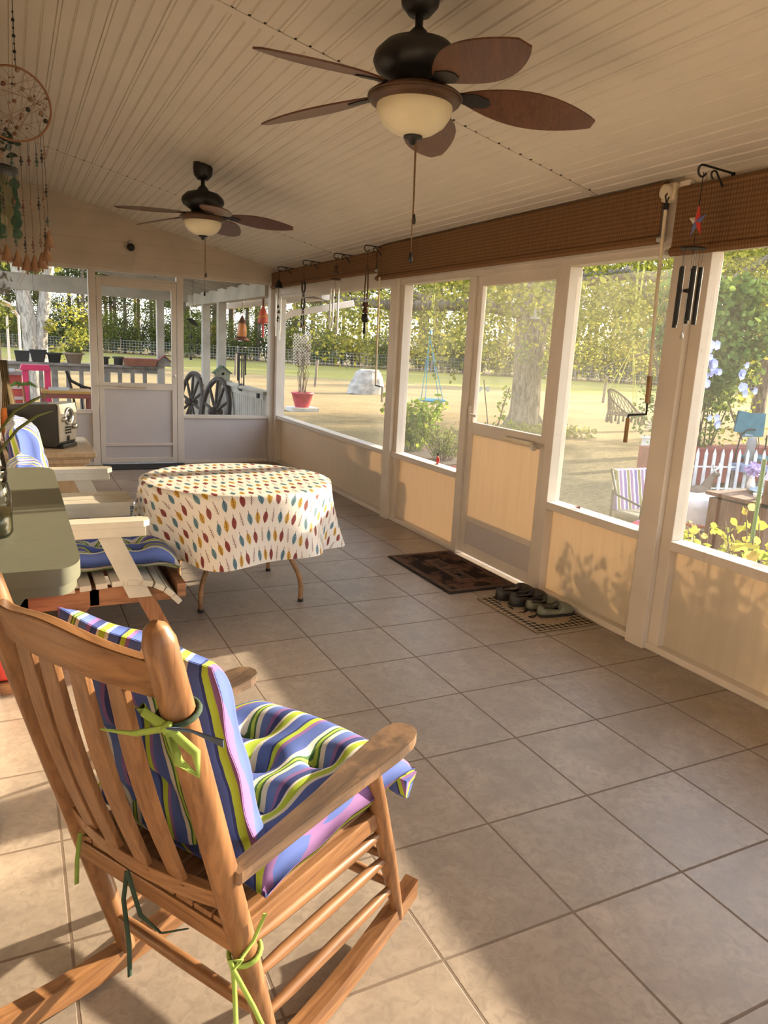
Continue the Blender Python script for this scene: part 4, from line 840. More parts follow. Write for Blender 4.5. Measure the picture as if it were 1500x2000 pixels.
b.tube([(-.25, 0, 1.05), (-.2, 0, .92), (-.05, 0, .84), (.12, 0, .80), (.28, 0, .86)], .022, 7); b.tube([(-.25, 0, 1.05), (-.19, .0, .8), (-.15, 0, .5)], .016, 6); b.tube([(.28, 0, .86), (.2, 0, .65), (.15, 0, .5)], .016, 6)
for x in (-.08, .02, .10): b.tube([(x, 0, .83), (x+.02, 0, .5)], .01, 5)
b.build('backrest', M_dkmetal, t); b = MB(); b.lathe([(0, .48), (.2, .485), (.21, .50), (0, .51)], 20, (0, -.18, 0)); b.build('seat', M_dkmetal, t)
for sx in (-.17, .17):
    for sy in (-.34, 0): b = MB(); b.tube([(sx*.8, sy, .49), (sx*1.2, sy, 0)], .013, 6); b.build('leg', M_dkmetal, t)
pot('planter_pot', 'tall tan plastic bucket on the deck floor by the iron chair', -1.78, 7.4, D, .11, .08, .62, simple('yellow_tan', (.50, .34, .13), .7))
pot('planter_pot', 'dark floor pot with trailing stems at the foot of the iron chair', -1.58, 7.7, D, .16, .12, .45, M_blk, L_shrub)
pot('planter_pot', 'bluish floor pot tucked behind the tan bucket on the deck', -1.72, 8.1, D, .13, .10, .42, simple('blue_grey_pot', (.10, .13, .2), .7), L_grass)
for k, (x, y, c_, l) in enumerate(((-2.0, 7.95, (.55, .57, .55), 'white folded paper lying on the mustard table'), (-2.62, 8.55, (.6, .6, .58), 'white tray on top of the red deck cabinet'))):
    b = MB(); b.box(-.12, .12, -.08, .08, 0, .03); o = b.build(('paper', 'tray')[k], simple('off_white_%d' % k, c_, .7), loc=(x, y, (.73, .92)[k])); tag(o, l, ('paper', 'tray')[k])
# gutter and downspout outside the corner
t = thing('downspout', 'white rain downspout with a sloping elbow outside the far corner post', 'downspout', (.53, 6.62, G)); b = MB(); b.box(-.04, .04, -.03, .03, .0, 2.06); b.build('pipe', M_white, t, .006)
b = MB(); b.bar((0, 0, 2.05), (.12, -.04, 2.14), .07, .07); b.bar((.10, -.03, 2.13), (.84, -.32, 2.30), .07, .08); b.build('elbow', M_white, t, .006)
t = thing('eave_gutter', 'short white gutter end with a dark soffit board at the roof corner', 'gutter', (1.0, 6.35, 2.02)); b = MB(); b.prism([(-.05, 0, 0), (.06, 0, 0), (.08, 0, .09), (-.05, 0, .09)], (0, 4.9, 0)); b.build('gutter', M_white, t)
b = MB(); b.prism([(-.3, 0, .06), (.0, 0, .0), (-.3, 0, .0)], (0, .04, 0)); b.build('soffit_board', M_brown, t)
# ================================================================ clutter in the near yard, right
M_whitep = simple('white_picket_paint', (.74, .74, .74), .6); M_teal = simple('teal_paint', (.05, .17, .22), .6)
t = thing('picket_fence', 'short white picket border fence in front of the red flower box', 'fence', (5.35, 4.55, G)); u = Vector((.97, -.24, 0))
for k in range(15):
    p = u*(.13*k); b = MB(); q = lambda x, z: p+u*x+Vector((0, 0, z)); b.prism([q(-.022, 0), q(.022, 0), q(.022, .60), q(0, .67), q(-.022, .60)], (.01, .02, 0)); b.build('picket', M_whitep, t)
b = MB(); b.bar((.0, .03, .42), u*1.85+Vector((0, .03, .42)), .012, .02); b.bar((0, .03, .12), u*1.85+Vector((0, .03, .12)), .012, .02); b.build('rail', M_whitep, t)
b = MB(); b.box(-1.1, 1.5, -.2, .2, 0, .55); o = b.build('flower_box', simple('faded_red_wood', (.27, .07, .055), .85), loc=(6.9, 5.4, G), bevel=.01); tag(o, 'long faded red wooden flower box behind the white pickets', 'planter')
t = thing('flowering_vine', 'tall climbing vine covered in pale blue trumpet flowers at the right window', 'vine', (6.25, 5.45, G+.5)); r_ = random.Random(12); b = MB()
for k in range(34):
    x = r_.uniform(-.55, .9); b.tube([(x, 0, 0), (x+r_.uniform(-.15, .15), r_.uniform(-.15, .15), .7), (x*1.3+r_.uniform(-.2, .2), r_.uniform(-.2, .2), 1.5), (x*1.4+r_.uniform(-.3, .3), r_.uniform(-.3, .3), 2.3)], [.012, .01, .008, .004], 4, cap=False)
b.build('stems', B_pine, t); b = MB()
for k in range(150):
    z = r_.uniform(.75, 2.45); wd = .35+.5*math.sin(PI*min(1, max(0, (z-.3)/2.5))); leaves(b, r_, inball((r_.uniform(-wd*.5, wd*1.8)+.12, r_.uniform(-.3, .3), z), (.22, .2, .2), 0), 46, .10, .85)
for k in range(130): leaves(b, r_, inball((r_.uniform(-.6, 1.0), r_.uniform(-.2, .2), r_.uniform(.1, 1.0)), (.15, .15, .2), 0), 7, .06, .7)
b.build('foliage', mat_leaf('vine_leaves', [(.25, (.03, .07, .02)), (.5, (.10, .19, .05)), (.75, (.26, .36, .10))], .4, 3), t)
M_flow = simple('pale_blue_petals', (.52, .56, .86), .6, bump=0)
def flower(x, y, z, r): 
    b = MB(); n = 10; vs = [(x, y, z)]+[(x+r*math.cos(2*PI*i/n)*(1 if i % 2 else .86), y-.035, z+r*math.sin(2*PI*i/n)*(1 if i % 2 else .86)) for i in range(n)]
    b.add(vs, [(0, 1+(i+1) % n, 1+i) for i in range(n)], True); b.tube([(x, y+.03, z), (x, y, z)], [.004, .012], 5); return b
for k in range(46):
    c_ = r_.choice([(-.22, 1.30), (-.25, 1.05), (.0, 1.55), (.08, 1.42), (-.02, 1.12), (.35, 2.05), (.28, .60), (.7, 1.3), (.75, 1.0), (-.35, 1.55), (.05, 1.30), (.0, 1.38)])
    flower(c_[0]+r_.gauss(0, .07)-.1, r_.uniform(-.66, -.5), c_[1]+r_.gauss(0, .06)-.05, r_.uniform(.045, .075)).build('flower', M_flow, t)
t = thing('teal_chair', 'tall teal metal garden chair with a green arched frame at the right edge', 'chair', (7.75, 5.2, G)); b = MB(); b.bar((-.22, .0, .78), (-.18, .0, 1.10), .45, .03, (0, 1, 0)); b.prism([(-.25, 0, .72), (.25, 0, .72), (.29, .04, 1.08), (-.2, .04, 1.08)], (0, .025, 0)); b.build('back_panel', M_teal, t)
b = MB(); b.prism([(-.19, -.01, .74), (.0, -.01, .74), (.03, .03, 1.02), (-.15, .03, 1.02)], (0, .012, 0)); b.build('pale_panel', simple('pale_blue_paint', (.42, .50, .56), .6), t)
b = MB(); b.tube([(-.42, -.05, 0), (-.38, -.05, .5), (-.33, -.05, .75), (-.2, -.05, .84), (-.02, -.05, .84)], .012, 6); b.tube([(.3, -.05, 0), (.27, -.05, .75)], .012, 6)
for i in range(5): b.tube([(-.1+i*.06, 0, .72), (.02+i*.04, 0, .60), (-.1+i*.07, 0, .45)], .005, 4)
b.build('arched_frame', M_dkmetal, t)
b = MB(); b.box(-.26, .24, -.38, .0, .40, .44); b.build('seat', M_teal, t)
t = thing('glider_bench', 'cushioned outdoor bench with a purple and olive striped back pad outside the second window', 'bench', (3.58, 3.3, G))
def mat_stripe(name, stops, per, axis=0, rough=.85, warp=.02, wts=None):
    n = NT(name); x, y, z = n.xyz(); c = (x, y, z)[axis]
    if wts:
        for q, w_ in zip((x, y, z), wts): c = n.ma('ADD', c, n.ma('MULTIPLY', q, w_)) if w_ else c
        c = n.ma('ADD', c, .034)
    c = n.ma('ADD', c, n.ma('MULTIPLY', n.ma('SUBTRACT', n.noise(9, 2), .5), warp))
    f = n.ma('FRACT', n.ma('ADD', n.ma('DIVIDE', c, per), 20.0)); k = n.ramp(f, stops, 'CONSTANT')
    return n.fin(n.bsdf(k, rough, bump=n.noise(160, 3), bs=.12, bd=.001, spec=.2))
M_pstr = mat_stripe('purple_olive_stripe', [(0, (.16, .11, .30)), (.25, (.6, .58, .55)), (.32, (.20, .17, .07)), (.55, (.6, .58, .5)), (.62, (.25, .14, .28)), (.85, (.6, .56, .6))], .16)
b = MB(); b.prism([(-.30, .05, .16), (.36, .05, .16), (.36, .16, .60), (-.26, .16, .60)], (0, .06, .01)); b.build('back_cushion', M_pstr, t, .02)
b = MB(); b.box(-.33, .36, -.33, .06, .10, .19); b.build('seat_cushion', simple('olive_pad', (.17, .15, .10), .9), t, .03)
for sx in (-.33, .34): b = MB(); b.tube([(sx, -.33, 0), (sx, -.33, .3), (sx, .05, .36), (sx, .16, .62)], .014, 6); b.tube([(sx, .1, 0), (sx, .1, .4)], .014, 6); b.build('side_frame', M_dkmetal, t)
t = thing('potting_soil_bag', 'blue and pink plastic bag lying against the striped bench', 'bag', (3.50, 2.86, G)); b = MB(); vs = []; nx_, ny_ = 10, 6
for j in range(ny_+1):
    for i in range(nx_+1):
        u_, v_ = i/nx_, j/ny_; h = (math.sin(PI*u_)*math.sin(PI*v_))**.5*.12 if 0 < u_ < 1 and 0 < v_ < 1 else 0; vs.append((-.34+.62*u_, -.14+.3*v_, .03+.09*v_+h+.02*math.sin(i*2.1+j)))
b.add(vs, [(j*(nx_+1)+i, j*(nx_+1)+i+1, (j+1)*(nx_+1)+i+1, (j+1)*(nx_+1)+i) for j in range(ny_) for i in range(nx_)], True)
n = NT('printed_bag'); x, y, z = n.xyz(); f = n.ma('ADD', n.ma('MULTIPLY', n.noise(14, 3), .25), n.ma('ADD', n.ma('MULTIPLY', x, .8), .42)); M_bag = n.fin(n.bsdf(n.ramp(f, [(0, (.5, .06, .10)), (.34, (.35, .25, .40)), (.42, (.03, .10, .26)), (.62, (.04, .16, .34)), (.70, (.45, .48, .55)), (.73, (.04, .13, .3))], 'CONSTANT'), .4))
b.build('bag', M_bag, t); b = MB(); b.tube([(-.33, -.12, .05), (.0, -.15, .06), (.27, -.13, .05)], .012, 6); b.build('red_seam', M_red, t)
t = thing('trash_bucket', 'round bin lined with a white plastic bag, in front of the pickets', 'bin', (3.47, 2.45, G)); b = MB(); b.lathe([(0, 0), (.17, 0), (.21, .48), (.0, .48)], 22); b.build('bin', simple('grey_bin', (.30, .26, .25), .7), t)
b = MB(); vs = []; rr = [(.20, .20), (.215, .30), (.22, .42), (.225, .50), (.20, .515), (.15, .50), (.06, .49), (.001, .49)]
for r0, z in rr:
    for k in range(28): a = 2*PI*k/28; w_ = 1+.02*math.sin(a*7+z*20); vs.append((r0*w_*math.cos(a), r0*w_*math.sin(a), z+.008*math.sin(a*5)))
b.add(vs, [(i*28+k, i*28+(k+1) % 28, (i+1)*28+(k+1) % 28, (i+1)*28+k) for i in range(len(rr)-1) for k in range(28)], True); b.build('bag_liner', simple('white_plastic_bag', (.66, .66, .72), .4), t)
b = MB(); b.lathe([(.206, .235), (.224, .245), (.222, .265)], 28); b.build('pink_band', simple('pink_band', (.62, .22, .17), .6), t)
t = thing('deer_statue', 'small brown reclining deer statue with pale antlers in front of the white pickets', 'statue', (5.62, 4.25, G)); M_deer = simple('brown_resin', (.15, .10, .065), .7); b = MB(); b.ball((-.05, 0, .10), .22, 14, .5, 1, .55); b.tube([(.08, 0, .14), (.15, 0, .28), (.2, -.02, .34)], [.08, .05, .04], 9); b.ball((.22, -.03, .35), .05, 10, .8, 1.4, .8); b.tube([(-.1, -.1, .04), (.16, -.12, .02)], .025, 6); b.build('body', M_deer, t)
b = MB(); b.tube([(.2, -.04, .38), (.12, -.06, .44), (.10, -.06, .50)], .014, 6); b.tube([(.22, .02, .38), (.30, .0, .44), (.31, 0, .50)], .014, 6); b.build('antlers', M_whitep, t)
t = thing('potting_table', 'rough brown potting table crowded with dishes at the right edge', 'table', (3.28, 1.55, G)); M_bwn = wood('brown_boards', (.09, .045, .025), (.20, .11, .065), 2, .6, .85); b = MB(); b.box(-.48, .6, -.3, .3, .68, .71); b.build('table_top', M_bwn, t)
b = MB(); b.box(-.46, .55, -.28, .27, .10, .66); b.box(-.2, -.17, -.3, -.28, .1, .66); b.build('board_body', M_bwn, t)
b = MB(); b.bar((-.30, -.30, .05), (-.12, -.30, .66), .03, .02, (0, 1, 0)); b.box(-.48, -.42, -.3, -.24, 0, .90); b.build('leg', M_bwn, t); b = MB(); b.bar((-.45, -.27, .86), (.05, -.27, .80), .03, .04); b.build('side_rail', M_bwn, t)
TT = G+.71
for nm, lab, cat, x, y, build in (
    ('plate', 'pale blue glazed platter on the potting table', 'plate', 3.28, 1.55, lambda b: b.lathe([(0, 0), (.10, 0), (.20, .03), (.20, .038), (.10, .012), (0, .012)], 24)),
    ('cup', 'small white cup at the near left corner of the potting table', 'cup', 2.93, 1.45, lambda b: b.lathe([(0, 0), (.025, 0), (.035, .05), (.030, .05), (.02, .01), (0, .01)], 14)),
    ('garden_trowel', 'white cone-shaped shell resting at the front of the potting table', 'shell', 3.3, 1.30, lambda b: b.lathe([(.035, 0), (.02, .05), (0, .09)], 10)),
    ('bowl', 'reddish patterned bowl at the back of the potting table', 'bowl', 3.62, 1.68, lambda b: b.lathe([(0, 0), (.05, 0), (.12, .06), (.11, .065), (.05, .015), (0, .015)], 20)),
    ('glass_jar', 'tall pale jar standing behind the blue platter', 'jar', 3.42, 1.72, lambda b: b.lathe([(0, 0), (.035, 0), (.04, .02), (.04, .12), (.025, .15), (.025, .19), (0, .19)], 14))):
    b = MB(); build(b); o = b.build('shell' if nm == 'garden_trowel' else nm, simple('ware_'+nm, {'plate': (.30, .42, .52), 'cup': (.7, .7, .68), 'garden_trowel': (.55, .52, .48), 'bowl': (.38, .17, .14), 'glass_jar': (.5, .5, .55)}[nm], .35), loc=(x, y, TT)); tag(o, lab, cat)
t = thing('flower_vase', 'lilac and white flowers in a slim vase at the back of the potting table', 'vase', (3.36, 1.70, TT)); t.location = (3.25, 1.76, TT); b = MB(); b.lathe([(0, 0), (.03, 0), (.035, .06), (.018, .12), (.022, .13), (0, .13)], 12); b.build('vase', M_whitep, t)
b = MB(); r_ = random.Random(9); leaves(b, r_, inball((0, 0, .19), (.08, .06, .06), 0), 60, .05, .7); b.build('blossoms', simple('lilac_petals', (.42, .32, .62), .7), t)
t = thing('small_side_table', 'weathered pale blue stool with a painted round on it between pickets and chair', 'stool', (6.6, 4.3, G)); b = MB(); b.box(-.2, .22, -.15, .15, .36, .46); b.build('seat', simple('dusty_blue', (.24, .28, .42), .7), t)
for sx in (-.17, .19):
    for sy in (-.12, .12): b = MB(); b.box(sx-.015, sx+.015, sy-.015, sy+.015, 0, .36); b.build('leg', M_greyrail, t)
t = thing('totem_post', 'short carved grey post standing on the blue stool', 'post', (6.62, 4.35, G+.46)); b = MB(); b.lathe([(0, 0), (.07, 0), (.06, .10), (.075, .14), (.055, .22), (.07, .28), (.05, .36), (0, .38)], 10); b.build('carved_post', simple('grey_carving', (.26, .25, .24), .9), t)
t = thing('white_planter_stand', 'white tiered box stand left of the thick near post, out in the yard', 'stand', (7.08, 6.6, G)); b = MB(); b.box(-.13, .14, -.1, .1, .0, .28); b.build('base', M_greyrail, t); b = MB(); b.box(-.11, .12, -.09, .09, .28, .52); b.build('box', M_whitep, t); b = MB(); b.box(-.13, .14, -.11, .11, .52, .55); b.build('lid', M_whitep, t)
b = MB(); b.tube([(.0, 0, .55), (.02, 0, .70)], .01, 5)
for k in range(9): a = k*.7; b.prism([(.0, 0, .72), (.10*math.cos(a)-.05, -.02, .74+.08*math.sin(a)), (.15*math.cos(a+.3)-.05, 0, .74+.12*math.sin(a+.3))], (0, .008, 0))
b.build('pinwheel', simple('grey_lilac', (.45, .45, .55), .5, .3), t)
# plants right against the panel, outside
plant('coleus_bush', 'sunlit yellow-green leafy bush pressed against the panel at lower right', 'plant', (.93, -.22, G), 44, 1.02, .52, mat_leaf('coleus_leaves', [(.25, (.16, .24, .03)), (.5, (.45, .50, .06)), (.75, (.62, .45, .16))],   .5, 5), .07, 61, .006, .7, 30)
plant('salvia_border', 'low yellow-green flowering border plants just outside the near right sill', 'plant', (.86, .18, G), 34, .92, .42, mat_leaf('border_leaves', [(.25, (.14, .20, .03)), (.5, (.40, .44, .07)), (.78, (.66, .45, .35))], .5, 8), .045, 62, .004, .6, 34)
plant('fern_sprigs', 'feathery light green sprigs between the border plants and the leafy bush', 'plant', (.85, -.0, G), 24, .84, .36, L_bright, .035, 63, .003, .3, 30)
plant('border_shrub', 'leafy shrub outside the panel right of the screen door, seen as a shadow', 'plant', (.92, .62, G), 40, .78, .5, L_bright, .075, 64, .005, .7, 22)
t = thing('green_plant_stake', 'tall green plastic plant stake rising out of the leafy bush', 'stake', (.78, -.13, G)); b = MB(); b.tube([(0, 0, 0), (-.0, .01, 1.33)], .010, 8); b.build('stake', simple('green_plastic', (.12, .22, .08), .5), t)
t = thing('black_shepherd_pole', 'thin black pole standing between the bagged bin and the potting table', 'pole', (2.75, 2.05, G)); b = MB(); b.tube([(0, 0, 0), (.05, .05, .78)], .014, 7); b.build('pole', M_black, t)
# ================================================================ porch furniture
STOPS = [(0, (.075, .115, .36)), (.13, (.58, .55, .50)), (.175, (.34, .44, .05)), (.26, (.58, .55, .50)), (.29, (.035, .05, .17)), (.38, (.21, .11, .29)), (.44, (.10, .15, .40)), (.55, (.58, .55, .50)),
         (.60, (.05, .13, .05)), (.62, (.36, .47, .08)), (.645, (.05, .13, .05)), (.665, (.58, .55, .50)), (.71, (.075, .115, .36)), (.86, (.22, .11, .28)), (.91, (.34, .44, .05)), (.97, (.03, .04, .14))]
M_str = mat_stripe('striped_cotton', STOPS, .205, 1, .8, .010, (0, 0, -.45))
M_strb = mat_stripe('striped_cotton_back', STOPS, .205, 1, .8, .010, (-.5, 0, -.14))
W_o = wood('rocker_wood', (.15, .065, .026), (.33, .165, .07), 2, 1, .38); W_ox = wood('rocker_wood_x', (.15, .065, .026), (.33, .165, .07), 0, 1, .38); W_oy = wood('rocker_wood_y', (.155, .068, .027), (.34, .17, .073), 1, 1, .38)
W_arm = wood('worn_arm_wood', (.06, .036, .023), (.17, .10, .058), 0, 1, .6, (.21, .12, .065))
def cushion(name, parent, Lx, Wy, th, F, tufts, mat=M_str, nx_=44, ny_=44, corner=.06):
    """pad of size Lx x Wy; F maps local (x, y, z) to parent space; returns objects"""
    def prof(u, v):
        e = min(1, max(0, (1-abs(u)**5)*(1-abs(v)**5)))**.5
        h = e
        for tx_, ty_ in tufts:
            d2 = ((u-tx_)*Lx*.5)**2+((v-ty_)*Wy*.5)**2; h -= .62*math.exp(-d2/.0011)+.25*math.exp(-d2/.006)
        # creases between neighbouring tufts
        return max(.02, h)
    vs = []; n1 = (nx_+1)*(ny_+1)
    for s_ in (1, -1):
        for i in range(nx_+1):
            for j in range(ny_+1):
                u, v = -1+2*i/nx_, -1+2*j/ny_
                sq = 1-.035*(1-abs(v)**2)*abs(u)**6; sq2 = 1-.035*(1-abs(u)**2)*abs(v)**6
                h = prof(u, v)*th*(.62 if s_ > 0 else .38)
                vs.append(F(Vector((u*Lx/2*sq, v*Wy/2*sq2, s_*h+(.004*math.sin(u*9+v*5)))) ))
    f = []
    for i in range(nx_):
        for j in range(ny_):
            a = i*(ny_+1)+j; f += [(a, a+ny_+1, a+ny_+2, a+1), (n1+a, n1+a+1, n1+a+ny_+2, n1+a+ny_+1)]
    ring = [i*(ny_+1) for i in range(nx_+1)]+[nx_*(ny_+1)+j for j in range(1, ny_+1)]+[i*(ny_+1)+ny_ for i in range(nx_-1, -1, -1)]+[j for j in range(ny_-1, 0, -1)]
    for k in range(len(ring)): a, c = ring[k], ring[(k+1) % len(ring)]; f.append((a, c, n1+c, n1+a))
    b = MB(); b.add(vs, f, True); o = b.build(name, mat, parent)
    for tx_, ty_ in tufts:
        b = MB(); p = F(Vector((tx_*Lx/2, ty_*Wy/2, .12*th))); b.ball(p, .009, 8, .6); b.build('button', M_btn, o)
    return o
M_btn = simple('blue_button', (.06, .08, .26), .7); M_tie = simple('lime_tie_ribbon', (.27, .38, .07), .8); M_tie2 = simple('navy_tie_ribbon', (.06, .09, .16), .8)
M_tied = simple('dark_green_tie', (.035, .065, .04), .85)
t = thing('rocking_chair', 'honey-brown slat-back wooden rocking chair in the foreground with striped cushions', 'rocking chair', (-2.232, -1.14, 0), math.atan2(.515, .857))
def bp(z, b_): return Vector((-.275*(z-.07)/.98, b_, z))
for s_ in (-1, 1):
    b = MB(); b.tube([bp(z, s_*.225) for z in (.055, .2, .45, .7, .95, 1.03, 1.055, 1.065)], [.019, .022, .026, .027, .027, .026, .018, .006], 16); b.build('back_post', W_o, t)
    b = MB(); fp = lambda z, s=s_: Vector((.465-.33*(z-.06)/.49*.49, s*.243, z)); b.tube([fp(z) for z in (.05, .15, .3, .45, .555)], [.014, .018, .022, .022, .02], 14); b.build('front_post', W_o, t)
    # arm board
    pr = [(-.135, -.016), (-.05, -.020), (.10, -.028), (.24, -.040), (.34, -.048), (.40, -.047), (.435, -.036), (.448, -.015), (.448, .008), (.435, .028), (.40, .038), (.30, .034), (.12, .020), (-.135, .014)]
    b = MB(); b.prism([(x, s_*.245+y*1.0, .548+.045*(x+.135)) for x, y in (pr if s_ < 0 else [(x, -y) for x, y in pr][::-1])], (0, 0, .024)); b.build('armrest', W_arm, t, .007)
    # rocker
    b = MB(); pts = []; R = 1.55
    for i in range(21):
        a = lerp(-.42, .545, i/20); z = .035+ (a-.12)**2/(2*R)*1.0; pts.append((a, z))
    for (a, z), (c, z2) in zip(pts[:-1], pts[1:]):
        y0, y1 = s_*.235-.019, s_*.235+.019; h0 = .032
        v = [(a, y0, z-h0), (a, y1, z-h0), (a, y1, z+h0*.6), (a, y0, z+h0*.6), (c, y0, z2-h0), (c, y1, z2-h0), (c, y1, z2+h0*.6), (c, y0, z2+h0*.6)]
        b.add(v, [(0, 1, 5, 4), (1, 2, 6, 5), (2, 3, 7, 6), (3, 0, 4, 7)], False)
    b.add(v[4:], [(0, 1, 2, 3)]); a, z = pts[0]; b.add([(a, y0, z-h0), (a, y1, z-h0), (a, y1, z+h0*.6), (a, y0, z+h0*.6)], [(3, 2, 1, 0)]); b.build('rocker', W_ox, t)
    for zr, zf in ((.37, .355), (.28, .27), (.16, .165)):
        b = MB(); p, q = bp(zr, s_*.227), fp(zf); m_ = (p+q)/2; b.tube([p, lerp(p, m_, .35), m_, lerp(m_, q, .65), q], [.009, .013, .0145, .013, .009], 10); b.build('side_rung', W_ox, t)
    b = MB(); b.bar((-.095, s_*.222, .405), (.36, s_*.235, .405), .028, .045); b.build('seat_rail', W_ox, t, .003)
for (p, q, nm) in ((bp(.165, -.225), bp(.165, .225), 'rear_rung'), (fp(.17, -1), fp(.17, 1), 'front_rung'), (fp(.27, -1), fp(.27, 1), 'front_rung')):
    b = MB(); m_ = (p+q)/2; b.tube([p, lerp(p, m_, .3), m_, lerp(m_, q, .7), q], [.009, .0135, .015, .0135, .009], 10); b.build(nm, W_oy, t)
b = MB(); b.bar((-.10, -.225, .395), (-.10, .225, .395), .03, .04); b.build('rear_seat_rail', W_oy, t, .003); b = MB(); b.bar((.36, -.235, .40), (.36, .235, .40), .03, .055); b.build('front_seat_rail', W_oy, t, .003)
for k in range(9): y = -.20+k*.05; b = MB(); b.box(-.115, .365, y-.0225, y+.0225, .422, .434); b.build('seat_slat', W_ox, t, .002)
# crest rail: curved board with a humped top
b = MB(); n = 20; vs = []
for i in range(n+1):
    y = lerp(-.212, .212, i/n); s2 = 1-(y/.212)**2; back = -.035*s2; zt_ = .992+.026*s2+.004*math.cos(y*24); zb_ = .926+.010*s2
    for z, off in ((zb_, -.012), (zt_, -.012), (zt_, .014), (zb_, .014)): vs.append((bp(z, 0).x+back+off, y, z))
b.add(vs, [(i*4+j, (i+1)*4+j, (i+1)*4+(j+1) % 4, i*4+(j+1) % 4) for i in range(n) for j in range(4)]+[(3, 2, 1, 0), (n*4, n*4+1, n*4+2, n*4+3)], False); b.build('crest_rail', W_oy, t, .004)
b = MB(); n = 12; vs = []
for i in range(n+1):
    y = lerp(-.215, .215, i/n); back = -.03*(1-(y/.215)**2)
    for z, off in ((.465, -.012), (.51, -.012), (.51, .012), (.465, .012)): vs.append((bp(z, 0).x+back+off, y, z))
b.add(vs, [(i*4+j, (i+1)*4+j, (i+1)*4+(j+1) % 4, i*4+(j+1) % 4) for i in range(n) for j in range(4)]+[(3, 2, 1, 0), (n*4, n*4+1, n*4+2, n*4+3)], False); b.build('lower_rail', W_oy, t, .003)
for y in (.125, .043, -.039, -.121):
    b = MB(); n = 10; vs = []; s2 = 1-(y/.21)**2
    for i in range(n+1):
        z = lerp(.50, .935, i/n); bk = -.033*s2-.012*math.sin(PI*i/n); wd = .019+.005*math.sin(PI*i/n*.9)
        for yy, off in ((y-wd, -.007), (y+wd, -.007), (y+wd, .007), (y-wd, .007)): vs.append((bp(z, 0).x+bk+off, yy, z))
    b.add(vs, [(i*4+j, (i+1)*4+j, (i+1)*4+(j+1) % 4, i*4+(j+1) % 4) for i in range(n) for j in range(4)]+[(3, 2, 1, 0), (n*4, n*4+1, n*4+2, n*4+3)], False); b.build('back_slat', W_o, t, .002)
TF = [(-.42, -.42), (-.42, .42), (.42, -.42), (.42, .42), (0, 0)]
# seat cushion lies on the seat; back cushion leans on the slats
c_ = thing('seat_cushion', 'tufted striped seat cushion in blue, lime, white and purple on the rocking chair', 'cushion', (-2.232, -1.14, 0), math.atan2(.515, .857))
cushion('pad', c_, .54, .52, .12, lambda p: Vector((p.x+.205, p.y, p.z+.480-.025*max(0, (p.x-.2)*8)**2*.5)), [(-.42, -.40), (-.42, .40), (.34, -.40), (.34, .40), (-.02, 0)])
b = MB(); b.prism([(.42, -.27, .47), (.485, -.26, .46), (.495, -.245, .415), (.47, -.25, .395), (.44, -.262, .41), (.42, -.27, .43)], (.0, .22, .0)); b.build('hanging_edge', M_str, c_)
c2 = thing('back_cushion', 'tufted striped back cushion leaning inside the back of the rocking chair', 'cushion', (-2.232, -1.14, 0), math.atan2(.515, .857))
dz = Vector((-.2806, 0, 1)).normalized(); nf = Vector((1, 0, .2806)).normalized()
def FB(p): return Vector((-.118+.006, 0, .685))+dz*p.x+Vector((0, p.y, 0))+nf*(p.z+.036)
cushion('pad', c2, .52, .42, .125, FB, [(-.62, -.45), (-.62, .45), (.0, -.45), (.0, .45), (.6, -.45), (.6, .45), (-.3, 0), (.3, 0)], mat=M_strb)
def ribbon(b, pts, w=.010):
    pts = [Vector(p) for p in pts]; vs = []
    for i, p in enumerate(pts):
        d = (pts[min(i+1, len(pts)-1)]-pts[max(i-1, 0)]).normalized(); s_ = d.cross(Vector((.3, 1, .2))).normalized()*w/2; n_ = d.cross(s_).normalized()*.0012; vs += [p-s_-n_, p+s_-n_, p+s_+n_, p-s_+n_]
    n = len(pts); b.add(vs, [(i*4+j, (i+1)*4+j, (i+1)*4+(j+1) % 4, i*4+(j+1) % 4) for i in range(n-1) for j in range(4)]+[(3, 2, 1, 0), (n*4-4, n*4-3, n*4-2, n*4-1)], True)
def ringt(b, c, r, ax=(-.28, 0, 1), w=.012):
    ax = Vector(ax).normalized(); e = ax.orthogonal().normalized(); g = ax.cross(e); b.tube([Vector(c)+(e*math.cos(a)+g*math.sin(a))*r for a in [2*PI*i/18 for i in range(18)]], .005, 6, closed=True)
K = bp(.895, -.225)+Vector((-.033, -.01, 0))
b = MB(); ringt(b, bp(.905, -.225), .032); b.build('tie_loop', M_tied, c2)
for pts in ([K, K+Vector((-.01, -.06, .02)), K+Vector((.0, -.115, .015))], [K, K+Vector((-.03, .04, -.01)), K+Vector((-.03, .11, -.028))], [K, K+Vector((-.02, -.045, -.03)), K+Vector((-.01, -.075, -.045)), K+Vector((-.0, -.06, -.02)), K], [K, K+Vector((-.02, .03, .025)), K+Vector((-.005, .055, .02)), K+Vector((0, .03, -.0)), K]):
    b = MB(); ribbon(b, pts, .014); b.build('tie_ribbon', M_tie2 if pts[2].y < K.y-.1 else M_tie, c2)
b = MB(); b.ball(K, .011, 8); b.build('knot', M_tie, c2)
K = bp(.40, -.225)+Vector((-.028, -.01, -.05)); b = MB(); ringt(b, bp(.355, -.225), .030, w=.01); b.build('tie_loop', M_tie, c_)
for pts in ([K, K+Vector((-.005, -.01, -.06)), K+Vector((.0, -.01, -.15))], [K, K+Vector((.0, -.05, -.05)), K+Vector((.01, -.085, -.12))], [K, K+Vector((.03, -.02, .05)), K+Vector((.05, -.03, .10))], [K, K+Vector((-.01, .0, .03)), K+Vector((-.0, -.02, .03)), K]):
    b = MB(); ribbon(b, pts, .009); b.build('tie_ribbon', M_tie, c_)
K = Vector((-.125, .05, .425))
